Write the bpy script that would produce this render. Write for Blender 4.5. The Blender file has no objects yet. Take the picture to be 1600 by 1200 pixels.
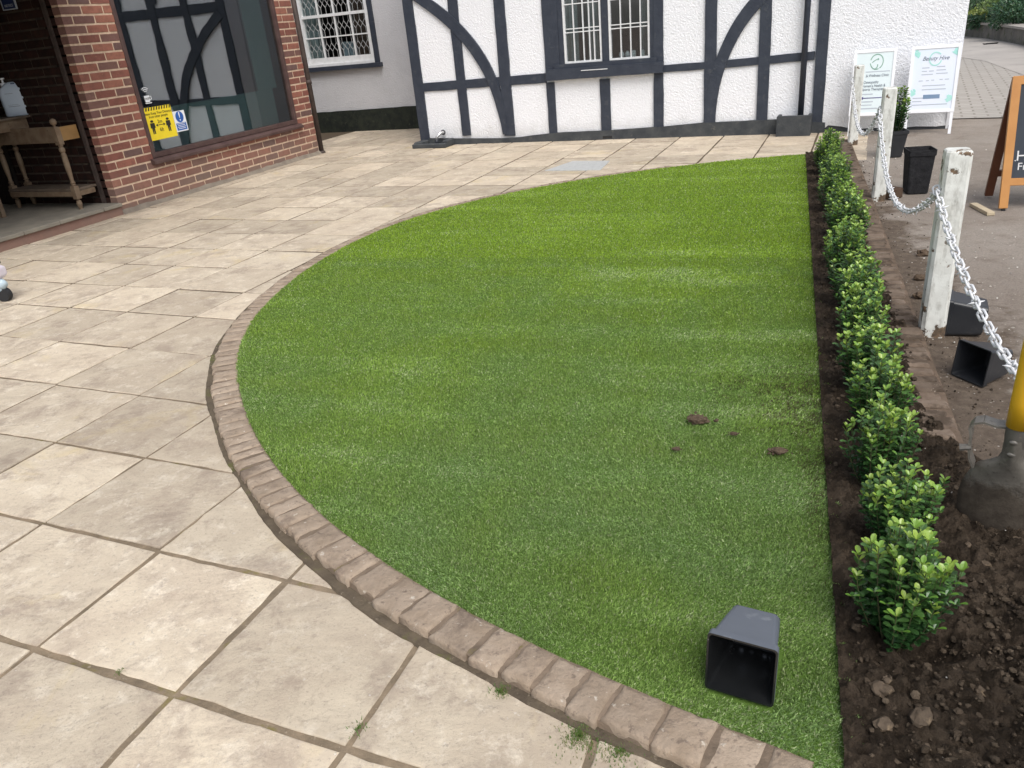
import bpy, bmesh, math, random
import numpy as np
from mathutils import Vector, Matrix
random.seed(7); rng = np.random.default_rng(11)
scn = bpy.context.scene
R = math.radians
# ------------------------------------------------------------------ camera
F = 1209.0; NX, NY = 255.0, 2573.0; CH = 1.35
_nd = math.hypot(NX, NY); PITCH = math.atan2(F, _nd); CR, SR = NY/_nd, NX/_nd
cp, sp = math.cos(PITCH), math.sin(PITCH)
cam_d = bpy.data.cameras.new('camera'); cam = bpy.data.objects.new('camera', cam_d)
scn.collection.objects.link(cam); scn.camera = cam
cam_d.sensor_width = 36; cam_d.lens = 36*F/1600; cam_d.clip_start = .05; cam_d.clip_end = 500
ax = Vector((CR, -SR*sp, -SR*cp)); ay = Vector((SR, CR*sp, CR*cp)); az = Vector((0, -cp, sp))
cam.matrix_world = Matrix(((ax.x, ay.x, az.x, 0), (ax.y, ay.y, az.y, 0), (ax.z, ay.z, az.z, CH), (0, 0, 0, 1)))
# ------------------------------------------------------------------ world, sun, exposure
SUN_EL, SUN_AZ = R(54), R(163)      # azimuth clockwise from +Y
w = bpy.data.worlds.new('World'); scn.world = w; w.use_nodes = True
wn = w.node_tree; bg = wn.nodes['Background']
sky = wn.nodes.new('ShaderNodeTexSky'); sky.sky_type = 'NISHITA'; sky.sun_disc = False
sky.sun_elevation = SUN_EL; sky.sun_rotation = SUN_AZ; sky.air_density = 1.0; sky.dust_density = 3.0
hs = wn.nodes.new('ShaderNodeHueSaturation'); hs.inputs['Saturation'].default_value = .42
wn.links.new(sky.outputs[0], hs.inputs['Color']); wn.links.new(hs.outputs[0], bg.inputs[0]); bg.inputs[1].default_value = .15
sd = bpy.data.lights.new('sun', 'SUN'); sd.energy = 1.3; sd.angle = R(40); sd.color = (1, .965, .91)
so = bpy.data.objects.new('sun', sd); scn.collection.objects.link(so)
_sv = Vector((math.sin(SUN_AZ)*math.cos(SUN_EL), math.cos(SUN_AZ)*math.cos(SUN_EL), math.sin(SUN_EL)))
so.rotation_euler = _sv.to_track_quat('Z', 'Y').to_euler()
scn.view_settings.view_transform = 'Standard'; scn.view_settings.look = 'None'
scn.view_settings.exposure = 0.46; scn.view_settings.gamma = 1
# ------------------------------------------------------------------ measuring helpers
def ray(px, py):
    u = px-800.; v = py-600.; a = u*CR-v*SR; b = u*SR+v*CR
    return Vector((a, F*cp-b*sp, -F*sp-b*cp))
def G(px, py, z=0.):
    r = ray(px, py); t = (z-CH)/r.z; return Vector((r.x*t, r.y*t, z))
def onV(px, py, p, ang):            # point on the vertical plane through p running along ang
    r = ray(px, py); n = Vector((-math.sin(ang), math.cos(ang), 0)); t = (p.x*n.x+p.y*n.y)/(r.x*n.x+r.y*n.y)
    return Vector((r.x*t, r.y*t, r.z*t+CH))
TH = R(65.3); TW = R(-25.5)
# ------------------------------------------------------------------ materials
def L(*c):
    return tuple(c)+(1.,) if len(c) == 3 else c
def S(r, g, b):                      # display 0-255 to linear
    f = lambda x: (x/255/12.92) if x/255 <= .04045 else ((x/255+.055)/1.055)**2.4
    return (f(r), f(g), f(b), 1.)
class NT:
    def __init__(s, name):
        s.m = bpy.data.materials.new(name); s.m.use_nodes = True; s.t = s.m.node_tree; s.n = s.t.nodes
        s.b = s.n['Principled BSDF']; s.tc = s.n.new('ShaderNodeTexCoord'); s.out = s.n['Material Output']
    def lk(s, a, b): s.t.links.new(a, b)
    def new(s, k, **kw):
        n = s.n.new(k)
        for a, b in kw.items(): setattr(n, a, b)
        return n
    def noise(s, scale, detail=6, rough=.6, dist=0, vec=None):
        n = s.new('ShaderNodeTexNoise'); n.inputs['Scale'].default_value = scale; n.inputs['Detail'].default_value = detail
        n.inputs['Roughness'].default_value = rough; n.inputs['Distortion'].default_value = dist
        s.lk(vec or s.tc.outputs['Object'], n.inputs['Vector']); return n.outputs['Fac']
    def ramp(s, fac, a, b, ca=(0, 0, 0, 1), cb=(1, 1, 1, 1)):
        r = s.new('ShaderNodeValToRGB'); e = r.color_ramp.elements
        e[0].position = a; e[0].color = ca; e[1].position = b; e[1].color = cb
        s.lk(fac, r.inputs[0]); return r.outputs[0]
    def mix(s, fac, a, b, mode='MIX'):
        m = s.new('ShaderNodeMix', data_type='RGBA', blend_type=mode)
        for i, v in ((0, fac), (6, a), (7, b)):
            if hasattr(v, 'is_linked'): s.lk(v, m.inputs[i])
            else: m.inputs[i].default_value = v
        return m.outputs[2]
    def math(s, op, a, b=0.):
        m = s.new('ShaderNodeMath', operation=op)
        for i, v in enumerate((a, b)):
            if hasattr(v, 'is_linked'): s.lk(v, m.inputs[i])
            else: m.inputs[i].default_value = v
        return m.outputs[0]
    def bump(s, h, strength=.5, dist=.01, nrm=None):
        b = s.new('ShaderNodeBump'); b.inputs['Strength'].default_value = strength; b.inputs['Distance'].default_value = dist
        s.lk(h, b.inputs['Height'])
        if nrm is not None: s.lk(nrm, b.inputs['Normal'])
        return b.outputs[0]
    def island(s):
        return s.new('ShaderNodeNewGeometry').outputs['Random Per Island']
    def attr(s, name):
        a = s.new('ShaderNodeAttribute'); a.attribute_name = name; return a
    def fin(s, col=None, nrm=None, rough=.8, spec=.3, metal=0.):
        if col is not None:
            if hasattr(col, 'is_linked'): s.lk(col, s.b.inputs['Base Color'])
            else: s.b.inputs['Base Color'].default_value = col
        if nrm is not None: s.lk(nrm, s.b.inputs['Normal'])
        if hasattr(rough, 'is_linked'): s.lk(rough, s.b.inputs['Roughness'])
        else: s.b.inputs['Roughness'].default_value = rough
        s.b.inputs['Specular IOR Level'].default_value = spec; s.b.inputs['Metallic'].default_value = metal
        return s.m
def M(name, c1, c2=None, scale=8, rough=.7, spec=.3, bump=0, bscale=60, bdist=.002, metal=0, spots=(), island=0):
    t = NT(name); c2 = c2 or tuple(x*.8 for x in c1[:3])+(1,)
    col = t.mix(t.ramp(t.noise(scale), .35, .65), c1, c2)
    for sc, lo, hi, cc in spots: col = t.mix(t.ramp(t.noise(sc, 5, .65), lo, hi), col, cc)
    if island:
        h = t.new('ShaderNodeHueSaturation'); t.lk(col, h.inputs['Color'])
        v = t.new('ShaderNodeMapRange'); t.lk(t.island(), v.inputs[0]); v.inputs[3].default_value = 1-island; v.inputs[4].default_value = 1+island
        t.lk(v.outputs[0], h.inputs['Value']); col = h.outputs[0]
    n = t.bump(t.noise(bscale, 6, .65), bump, bdist) if bump else None
    return t.fin(col, n, rough, spec, metal)

def mat_flag():
    t = NT('riven_sandstone_flag'); O = t.tc.outputs['Object']
    isl = t.island()
    # each flag gets its own piece of texture: shift the coordinates by the island's random number
    mul = t.new('ShaderNodeVectorMath', operation='ADD'); t.lk(O, mul.inputs[0])
    cmb = t.new('ShaderNodeCombineXYZ'); t.lk(t.math('MULTIPLY', isl, 37.), cmb.inputs[2]); t.lk(cmb.outputs[0], mul.inputs[1])
    V = mul.outputs[0]
    c = t.mix(t.ramp(t.noise(3.2, 8, .68, .15, V), .38, .62), L(.60, .515, .395), L(.49, .41, .315))
    c = t.mix(t.ramp(t.noise(11, 8, .78, .25, V), .52, .66), c, L(.70, .62, .50))
    c = t.mix(t.math('MULTIPLY', t.ramp(t.noise(5, 9, .78, .2, V), .50, .62), .85), c, L(.37, .30, .235))
    c = t.mix(t.math('MULTIPLY', t.ramp(t.noise(2.3, 5, .65, .5, V), .60, .70), .55), c, L(.58, .47, .27))      # iron-yellow stains
    c = t.mix(t.math('MULTIPLY', t.ramp(t.noise(85, 5, .75, 0, V), .55, .67), .5), c, L(.25, .21, .18))         # grit
    c = t.mix(t.math('MULTIPLY', t.ramp(t.noise(55, 3, .6, 0, V), .68, .74), .6), c, L(.66, .62, .56))
    c = t.mix(t.math('MULTIPLY', t.ramp(t.noise(.9, 4, .6), .45, .7), .35), c, L(.45, .365, .27))             # dirty pinkish drifts over many flags
    h = t.new('ShaderNodeHueSaturation'); t.lk(c, h.inputs['Color'])
    v = t.new('ShaderNodeMapRange'); t.lk(isl, v.inputs[0]); v.inputs[3].default_value = .80; v.inputs[4].default_value = 1.12
    t.lk(v.outputs[0], h.inputs['Value'])
    # riven relief: contour-like ledges
    st = t.new('ShaderNodeMapping'); t.lk(V, st.inputs[0]); st.inputs['Rotation'].default_value = (0, 0, R(25)); st.inputs['Scale'].default_value = (1, 1.5, 1)
    n1 = t.noise(2.6, 4, .55, .7, st.outputs[0])
    led = t.math('ADD', t.math('MULTIPLY', t.math('FRACT', t.math('MULTIPLY', n1, 7.)), .35), t.math('MULTIPLY', n1, 2.))
    b1 = t.bump(led, .34, .012); b2 = t.bump(t.noise(24, 8, .74, .2, V), .55, .009, b1); b3 = t.bump(t.noise(150, 4, .7, 0, V), .5, .003, b2)
    return t.fin(h.outputs[0], b3, .85, .2)
def mat_brick():
    t = NT('red_clay_brick'); isl = t.island()
    r = t.new('ShaderNodeValToRGB'); r.color_ramp.interpolation = 'CONSTANT'
    cols = [(0, S(140, 92, 80)), (.16, S(122, 92, 84)), (.3, S(148, 98, 84)), (.45, S(132, 86, 76)), (.6, S(118, 88, 82)), (.7, S(154, 104, 88)), (.84, S(128, 84, 74)), (.93, S(108, 86, 82))]
    e = r.color_ramp.elements; e[0].position = 0; e[0].color = cols[0][1]; e[1].position = cols[1][0]; e[1].color = cols[1][1]
    for p, c in cols[2:]: x = e.new(p); x.color = c
    t.lk(isl, r.inputs[0]); c = t.mix(t.math('MULTIPLY', t.ramp(t.noise(14, 6, .7), .42, .7), .5), r.outputs[0], S(92, 66, 60))
    c = t.mix(t.math('MULTIPLY', t.ramp(t.noise(45, 4, .7), .58, .75), .5), c, S(185, 140, 115))
    sx = t.new('ShaderNodeSeparateXYZ'); t.lk(t.tc.outputs['Object'], sx.inputs[0])
    lo = t.math('MULTIPLY', t.ramp(t.math('ADD', sx.outputs[2], t.math('MULTIPLY', t.noise(5, 5, .6), .5)), .28, .68, (1, 1, 1, 1), (0, 0, 0, 1)), .62)
    c = t.mix(lo, c, L(.235, .175, .14))       # splash-back grime low on the wall
    return t.fin(c, t.bump(t.noise(90, 6, .7), .6, .004), .85, .2)
def mat_roughcast(name, c, dirt=.35, foot=False):
    t = NT(name)
    v = t.new('ShaderNodeTexVoronoi'); v.inputs['Scale'].default_value = 75; v.feature = 'SMOOTH_F1'
    t.lk(t.tc.outputs['Object'], v.inputs['Vector'])
    h = t.math('SUBTRACT', t.math('MULTIPLY', t.noise(46, 5, .62, .3), 1.5), t.math('MULTIPLY', v.outputs['Distance'], .55))
    col = t.mix(t.math('MULTIPLY', t.ramp(t.noise(2.5, 6, .7), .45, .75), dirt), c, tuple(x*.8 for x in c[:3])+(1,))
    col = t.mix(t.math('MULTIPLY', t.ramp(t.noise(30, 4, .6), .62, .75), .25), col, tuple(x*.62 for x in c[:3])+(1,))
    if foot:
        sx = t.new('ShaderNodeSeparateXYZ'); t.lk(t.tc.outputs['Object'], sx.inputs[0])
        k = t.ramp(t.math('ADD', sx.outputs[2], t.math('MULTIPLY', t.noise(6, 6, .7), .35)), .24, .42, (1, 1, 1, 1), (0, 0, 0, 1))
        col = t.mix(t.math('MULTIPLY', k, .35), col, L(.38, .37, .34))     # rain splash along the foot
    return t.fin(col, t.bump(h, .75, .010), .75, .25)
def mat_attr(name, base_rough=.6, spec=.2, trans=0., bumpn=0):
    t = NT(name); a = t.attr('tone'); c = a.outputs['Color']
    t.fin(c, None, base_rough, spec)
    if trans:
        tr = t.new('ShaderNodeBsdfTranslucent'); t.lk(c, tr.inputs['Color'])
        mx = t.new('ShaderNodeMixShader'); mx.inputs[0].default_value = trans
        t.lk(t.b.outputs[0], mx.inputs[1]); t.lk(tr.outputs[0], mx.inputs[2]); t.lk(mx.outputs[0], t.out.inputs[0])
    return t.m
def mat_glass(name, refl=.2, tint=(.85, .92, .9, 1)):
    t = NT(name); g = t.new('ShaderNodeBsdfGlossy'); g.inputs['Roughness'].default_value = .015; g.inputs['Color'].default_value = (.95, .95, 1, 1)
    tr = t.new('ShaderNodeBsdfTransparent'); tr.inputs['Color'].default_value = tint
    lw = t.new('ShaderNodeLayerWeight'); lw.inputs['Blend'].default_value = .3
    f = t.math('ADD', t.math('MULTIPLY', lw.outputs['Facing'], refl*.8), refl*.6)
    nb = t.bump(t.noise(2.2, 2, .4), .10, .012); t.lk(nb, g.inputs['Normal'])
    mx = t.new('ShaderNodeMixShader'); t.lk(f, mx.inputs[0]); t.lk(tr.outputs[0], mx.inputs[1]); t.lk(g.outputs[0], mx.inputs[2])
    t.lk(mx.outputs[0], t.out.inputs[0]); return t.m
MT = {}
MT['flag'] = mat_flag(); MT['brick'] = mat_brick()
MT['mortar'] = M('brick_mortar', S(214, 190, 166), S(186, 160, 138), 20, .9, .1, .6, 120, .003)
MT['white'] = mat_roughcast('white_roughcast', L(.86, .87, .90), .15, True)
MT['white_shade'] = mat_roughcast('shade_greyed_roughcast', L(.62, .62, .64), .5)  # white render greyed in colour for walls standing in shade
MT['timber'] = M('blue_black_timber_paint', L(.028, .035, .052), L(.040, .048, .066), 9, .5, .4, .8, 28, .006, spots=[(60, .68, .74, L(.12, .13, .14)), (14, .60, .68, L(.055, .062, .075))])
MT['plinth'] = M('dark_grey_plinth_paint', L(.045, .050, .056), L(.075, .08, .082), 9, .75, .25, .7, 60, .005, spots=[(18, .6, .72, L(.11, .11, .10))])
MT['green_plinth'] = M('mossy_black_plinth', L(.016, .019, .018), L(.03, .036, .026), 10, .8, .2, .7, 50, .006, spots=[(25, .58, .7, L(.05, .055, .04))])
MT['whitepaint'] = M('white_gloss_paint', L(.78, .79, .80), L(.68, .69, .69), 14, .35, .4, .15, 60, .001, spots=[(40, .68, .75, L(.45, .43, .4))])
MT['pvc'] = M('white_powder_coat', L(.82, .83, .85), L(.78, .79, .82), 6, .3, .45)
MT['brownframe'] = M('brown_window_frame', L(.065, .036, .034), L(.10, .062, .055), 10, .5, .35, .3, 50, .002, spots=[(30, .66, .74, L(.17, .13, .12))])
MT['pipe'] = M('rusty_brown_pipe', L(.045, .034, .030), L(.075, .055, .048), 18, .6, .35, .4, 60, .002)
MT['blackpipe'] = M('black_painted_pipe', L(.022, .024, .032), L(.03, .033, .042), 10, .45, .4)
MT['glass'] = mat_glass('shop_window_glass', .195, (.72, .80, .79, 1))
MT['glass2'] = mat_glass('casement_glass', .26, (.75, .8, .8, 1))
MT['teal'] = M('grey_green_window_board', L(.085, .125, .125), L(.10, .14, .14), 4, .8, .1)
MT['dark'] = M('dark_interior', L(.012, .012, .013), L(.02, .018, .017), 4, .9, .1)
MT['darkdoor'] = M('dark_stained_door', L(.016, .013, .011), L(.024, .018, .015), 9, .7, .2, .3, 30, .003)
MT['reddoor'] = M('dark_red_panel', L(.07, .016, .014), L(.05, .012, .011), 6, .6, .2)
MT['curtain'] = M('pale_net_curtain', L(.36, .40, .41), L(.26, .29, .30), 10, .9, .1, .5, 30, .01)
MT['stepstone'] = M('worn_step_stone', L(.26, .235, .19), L(.20, .18, .15), 7, .85, .2, .5, 50, .004, spots=[(40, .62, .72, L(.12, .11, .09))])
MT['oldwood'] = M('worn_oak', L(.15, .10, .063), L(.21, .155, .105), 12, .6, .3, .4, 40, .003, spots=[(30, .6, .7, L(.10, .07, .05))])
MT['shelfwood'] = M('dusty_dark_shelf', L(.10, .075, .055), L(.16, .125, .095), 12, .7, .25, .3, 40, .002)
MT['jug'] = M('milky_plastic', L(.50, .58, .68), L(.56, .64, .74), 4, .4, .4)
MT['navy'] = M('navy_print', L(.015, .03, .10), L(.02, .035, .11), 5, .5)
MT['blue'] = M('blue_print', L(.02, .10, .38), L(.03, .12, .42), 5, .4)
MT['yellow'] = M('yellow_sign_vinyl', L(.88, .68, .03), L(.80, .62, .03), 4, .45)
MT['ink'] = M('black_print', L(.025, .022, .015), L(.03, .028, .02), 5, .5)
MT['paper'] = M('white_print', L(.80, .82, .84), L(.76, .78, .81), 4, .4)
MT['poster_green'] = M('pale_green_poster', L(.66, .75, .76), L(.70, .78, .80), 2, .35)
MT['poster_blue'] = M('pale_blue_poster', L(.66, .75, .82), L(.74, .76, .86), 2, .35)
MT['logo'] = M('sage_print', L(.25, .42, .33), L(.22, .38, .31), 5, .5)
MT['mint'] = M('mint_leaf_print', L(.33, .66, .60), L(.42, .72, .66), 9, .5)
MT['greyink'] = M('grey_print', L(.16, .19, .24), L(.18, .21, .26), 5, .5)
MT['paleink'] = M('pale_grey_print', L(.42, .46, .52), L(.46, .5, .56), 5, .5)
MT['indigo'] = M('indigo_print', L(.09, .08, .22), L(.10, .09, .24), 5, .5)
MT['tarmac'] = None
def mat_path():
    t = NT('gritty_dirt_path')
    c = t.mix(t.ramp(t.noise(1.1, 6, .6), .36, .66), L(.265, .225, .19), L(.335, .295, .255))
    c = t.mix(t.math('MULTIPLY', t.ramp(t.noise(5, 6, .7), .5, .72), .55), c, L(.16, .122, .095))
    c = t.mix(t.math('MULTIPLY', t.ramp(t.noise(120, 3, .7), .50, .72), .5), c, L(.10, .085, .07))
    sx = t.new('ShaderNodeSeparateXYZ'); t.lk(t.tc.outputs['Object'], sx.inputs[0])
    sd2 = t.math('ADD', t.math('MULTIPLY', t.math('SUBTRACT', sx.outputs[0], .583), .9363), t.math('MULTIPLY', t.math('SUBTRACT', sx.outputs[1], .989), -.3513))
    td2 = t.math('ADD', t.math('MULTIPLY', t.math('SUBTRACT', sx.outputs[0], .583), .3513), t.math('MULTIPLY', t.math('SUBTRACT', sx.outputs[1], .989), .9363))
    reach = t.math('ADD', t.math('ADD', sd2, t.math('MULTIPLY', td2, .10)), t.math('MULTIPLY', t.math('SUBTRACT', t.noise(4, 6, .7), .5), 1.1))
    c = t.mix(t.math('MULTIPLY', t.ramp(reach, .85, 1.45, (1, 1, 1, 1), (0, 0, 0, 1)), .88), c, t.mix(t.ramp(t.noise(22, 6, .7), .4, .65), L(.085, .062, .045), L(.15, .115, .085)))     # soil trodden off the bed
    c = t.mix(t.ramp(t.noise(75, 2, .5), .70, .74), c, L(.45, .41, .36))
    n = t.bump(t.noise(8, 5, .6), .4, .02); n = t.bump(t.noise(110, 4, .75), .9, .009, n)
    return t.fin(c, n, .9, .15)
MT['tarmac'] = mat_path()
def mat_soil():
    t = NT('dark_crumbly_soil')
    c = t.mix(t.ramp(t.noise(7, 7, .7), .38, .66), L(.046, .033, .023), L(.12, .090, .064))
    c = t.mix(t.math('MULTIPLY', t.ramp(t.noise(38, 5, .7), .56, .72), .7), c, L(.15, .115, .08))
    c = t.mix(t.math('MULTIPLY', t.ramp(t.noise(24, 5, .7), .5, .3), .5), c, L(.02, .015, .010))
    n = t.bump(t.noise(45, 7, .75), .9, .03); n = t.bump(t.noise(170, 5, .7), .8, .008, n)
    return t.fin(c, n, .92, .15)
MT['soil'] = mat_soil()
MT['clod'] = M('soil_clod', L(.075, .052, .036), L(.12, .088, .062), 40, .92, .15, .9, 90, .006)
MT['crumb'] = M('soil_crumb', L(.042, .031, .022), L(.085, .065, .046), 20, .92, .15, .9, 120, .004, island=.55)
MT['stone'] = M('muddy_flint', L(.115, .085, .058), L(.068, .05, .035), 25, .8, .3, .7, 60, .006, spots=[(30, .55, .65, L(.19, .14, .09))], island=.25)
MT['chip'] = M('pale_chips', L(.62, .60, .55), L(.45, .41, .36), 20, .8, .3, island=.3)
def mat_joint():
    t = NT('sandy_joint'); sx = t.new('ShaderNodeSeparateXYZ'); t.lk(t.tc.outputs['Object'], sx.inputs[0])
    a = t.mix(t.ramp(t.noise(11, 6, .7), .38, .64), L(.29, .225, .155), L(.17, .135, .095)); a = t.mix(t.ramp(t.noise(7, 5, .6), .60, .68), a, L(.20, .17, .06)); a = t.mix(t.ramp(t.noise(60, 4, .7), .62, .7), a, L(.34, .28, .21))
    a = t.mix(t.math('MULTIPLY', t.ramp(t.math('DIVIDE', sx.outputs[1], 6.), .3, .75), .75), a, L(.075, .056, .040))
    return t.fin(a, t.bump(t.noise(90, 6, .7), .8, .006), .95, .1)
MT['joint'] = mat_joint()
MT['joint_old'] = M('sandy_joint', L(.17, .13, .09), L(.11, .085, .06), 9, .95, .1, .8, 90, .006, spots=[(7, .60, .68, L(.17, .15, .05)), (60, .62, .7, L(.30, .25, .19))])
MT['edgebrick'] = M('weathered_edging_brick', L(.29, .225, .165), L(.375, .30, .23), 14, .9, .15, 1., 38, .009, spots=[(9, .54, .66, L(.22, .17, .13)), (48, .58, .68, L(.20, .155, .12)), (40, .63, .7, L(.56, .50, .42))], island=.10)
MT['edgemortar'] = M('edging_mortar', L(.25, .19, .14), L(.15, .115, .085), 14, .95, .1, .9, 60, .006, spots=[(9, .6, .68, L(.16, .135, .06))])
MT['kerbbrick'] = M('dirty_kerb_brick', L(.20, .155, .12), L(.135, .10, .076), 14, .92, .12, .9, 50, .006, spots=[(10, .48, .60, L(.085, .064, .048)), (45, .66, .72, L(.40, .34, .28))], island=.22)
MT['kerbmortar'] = M('dirty_kerb_mortar', L(.19, .14, .105), L(.11, .082, .06), 14, .95, .1, .9, 60, .006)
MT['turfbase'] = M('turf_backing', L(.09, .16, .03), L(.11, .19, .04), 30, .95, .05, .8, 150, .008)
MT['blade'] = mat_attr('turf_fibre', .5, .25, .25)
MT['leaf'] = mat_attr('box_leaf', .24, .5, .15)
MT['stem'] = M('green_brown_stem', L(.10, .11, .045), L(.07, .065, .035), 20, .8)
MT['pot'] = M('black_nursery_plastic', L(.020, .022, .026), L(.030, .032, .036), 9, .33, .5, .12, 14, .004, spots=[(14, .60, .74, L(.062, .062, .060)), (50, .7, .76, L(.14, .12, .10))])
MT['pot_grey'] = M('grey_nursery_plastic', L(.105, .118, .142), L(.125, .14, .165), 5, .42, .4, .15, 14, .003, spots=[(14, .62, .74, L(.20, .215, .235)), (50, .7, .76, L(.07, .07, .07))])
MT['pot_rough'] = M('matt_black_planter', L(.014, .014, .016), L(.03, .03, .033), 30, .8, .2, .9, 55, .008)
MT['steel'] = M('muddy_spade_steel', L(.19, .18, .16), L(.12, .11, .098), 6, .48, .5, .35, 30, .003, metal=.35, spots=[(9, .52, .66, L(.10, .085, .065)), (40, .62, .7, L(.24, .21, .17))])
def mat_mudsteel():
    t = NT('mud_coated_blade'); sx = t.new('ShaderNodeSeparateXYZ'); t.lk(t.tc.outputs['Object'], sx.inputs[0])
    st = t.mix(t.ramp(t.noise(9, 7, .7), .4, .65), L(.20, .185, .16), L(.13, .118, .10)); st = t.mix(t.ramp(t.noise(60, 5, .7), .6, .7), st, L(.09, .08, .065))
    k = t.ramp(t.math('ADD', sx.outputs[2], t.math('MULTIPLY', t.math('SUBTRACT', t.noise(10, 7, .72), .5), .22)), .13, .17, (1, 1, 1, 1), (0, 0, 0, 1))
    mud = t.mix(t.ramp(t.noise(22, 7, .7), .42, .66), L(.055, .043, .032), L(.10, .082, .062)); c = t.mix(k, st, mud)
    return t.fin(c, t.bump(t.math('ADD', t.noise(30, 7, .7), t.math('MULTIPLY', k, .5)), .7, .005), t.math('ADD', t.math('MULTIPLY', k, .45), .38), .5, .25)
MT['mudsteel'] = mat_mudsteel()
MT['mudsteel_old'] = M('mud_coated_steel', L(.085, .070, .054), L(.15, .132, .108), 5, .62, .35, .8, 26, .006, metal=.15, spots=[(11, .5, .62, L(.062, .048, .036)), (34, .60, .68, L(.20, .165, .125))])
MT['fibreglass'] = M('yellow_fibreglass', L(.72, .42, .02), L(.62, .35, .018), 6, .4, .4, spots=[(22, .6, .72, L(.30, .19, .04))])
MT['orange'] = M('varnished_pine', L(.50, .24, .070), L(.42, .185, .05), 5, .4, .4, .2, 20, .002)
MT['darkpine'] = M('shade_darkened_pine', L(.15, .058, .03), L(.12, .045, .024), 6, .5, .3, .2, 20, .002)  # same pine, with the rear frame's shade put into a darker colour
MT['chalkboard'] = M('slate_chalkboard', L(.035, .042, .055), L(.05, .058, .07), 5, .6, .2)
MT['chalk'] = M('white_chalk', L(.7, .7, .7), L(.6, .6, .6), 40, .9)
MT['rawwood'] = M('raw_timber_offcut', L(.52, .44, .31), L(.44, .36, .25), 14, .8, .2, .3, 40, .002)
MT['metal'] = M('galvanised_cover', L(.46, .47, .46), L(.54, .55, .54), 20, .5, .4, .6, 120, .003, metal=.2, spots=[(60, .62, .7, L(.2, .2, .2))])
MT['chrome'] = M('pale_metal', L(.6, .6, .6), L(.5, .5, .5), 10, .25, .5, metal=.6)
MT['rubber'] = M('black_rubber', L(.022, .022, .024), L(.03, .03, .032), 10, .7, .3)
MT['toywhite'] = M('lilac_white_plastic', L(.58, .52, .58), L(.66, .62, .66), 8, .4, .4)
MT['toyblue'] = M('pale_blue_plastic', L(.40, .50, .56), L(.46, .56, .62), 8, .35, .4)
MT['chain'] = M('white_plastic_chain', L(.74, .75, .77), L(.60, .61, .62), 30, .4, .4, spots=[(50, .64, .7, L(.36, .33, .3))])
def mat_peel():
    t = NT('peeling_white_post_paint'); O = t.tc.outputs['Object']
    c = t.mix(t.ramp(t.noise(12, 6, .6), .4, .65), L(.72, .73, .69), L(.60, .60, .56))
    mp = t.new('ShaderNodeMapping'); t.lk(O, mp.inputs[0]); mp.inputs['Scale'].default_value = (1, 1, .3)
    c = t.mix(t.math('MULTIPLY', t.ramp(t.noise(40, 5, .7, 0, mp.outputs[0]), .5, .7), .6), c, L(.27, .26, .225))
    # bare rusty-brown wood in flakes, more of them towards the foot and at the head
    sx = t.new('ShaderNodeSeparateXYZ'); t.lk(O, sx.inputs[0])
    foot = t.ramp(sx.outputs[2], .02, .21, (1, 1, 1, 1), (0, 0, 0, 1)); head = t.ramp(sx.outputs[2], .50, .68, (0, 0, 0, 1), (.6, .6, .6, 1))
    thr = t.math('ADD', t.noise(16, 6, .65), t.math('MULTIPLY', t.math('ADD', foot, head), .14))
    m = t.ramp(thr, .635, .652)
    c = t.mix(m, c, t.mix(t.ramp(t.noise(35, 4, .6), .4, .6), L(.20, .135, .085), L(.09, .068, .05)))
    return t.fin(c, t.bump(t.math('ADD', t.noise(50, 5, .6), t.math('MULTIPLY', m, -.8)), .5, .004), .6, .3)
MT['peel'] = mat_peel()
MT['lowwall'] = M('grey_stone_wall', L(.13, .125, .115), L(.19, .175, .155), 4, .9, .1, .6, 8, .03, spots=[(6, .55, .65, L(.09, .10, .065))])
MT['coping'] = M('pale_coping', L(.36, .33, .30), L(.30, .28, .25), 5, .9)
MT['tile'] = M('clay_roof_tile', L(.16, .075, .05), L(.11, .06, .045), 5, .8, .2, .6, 8, .02)
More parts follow.
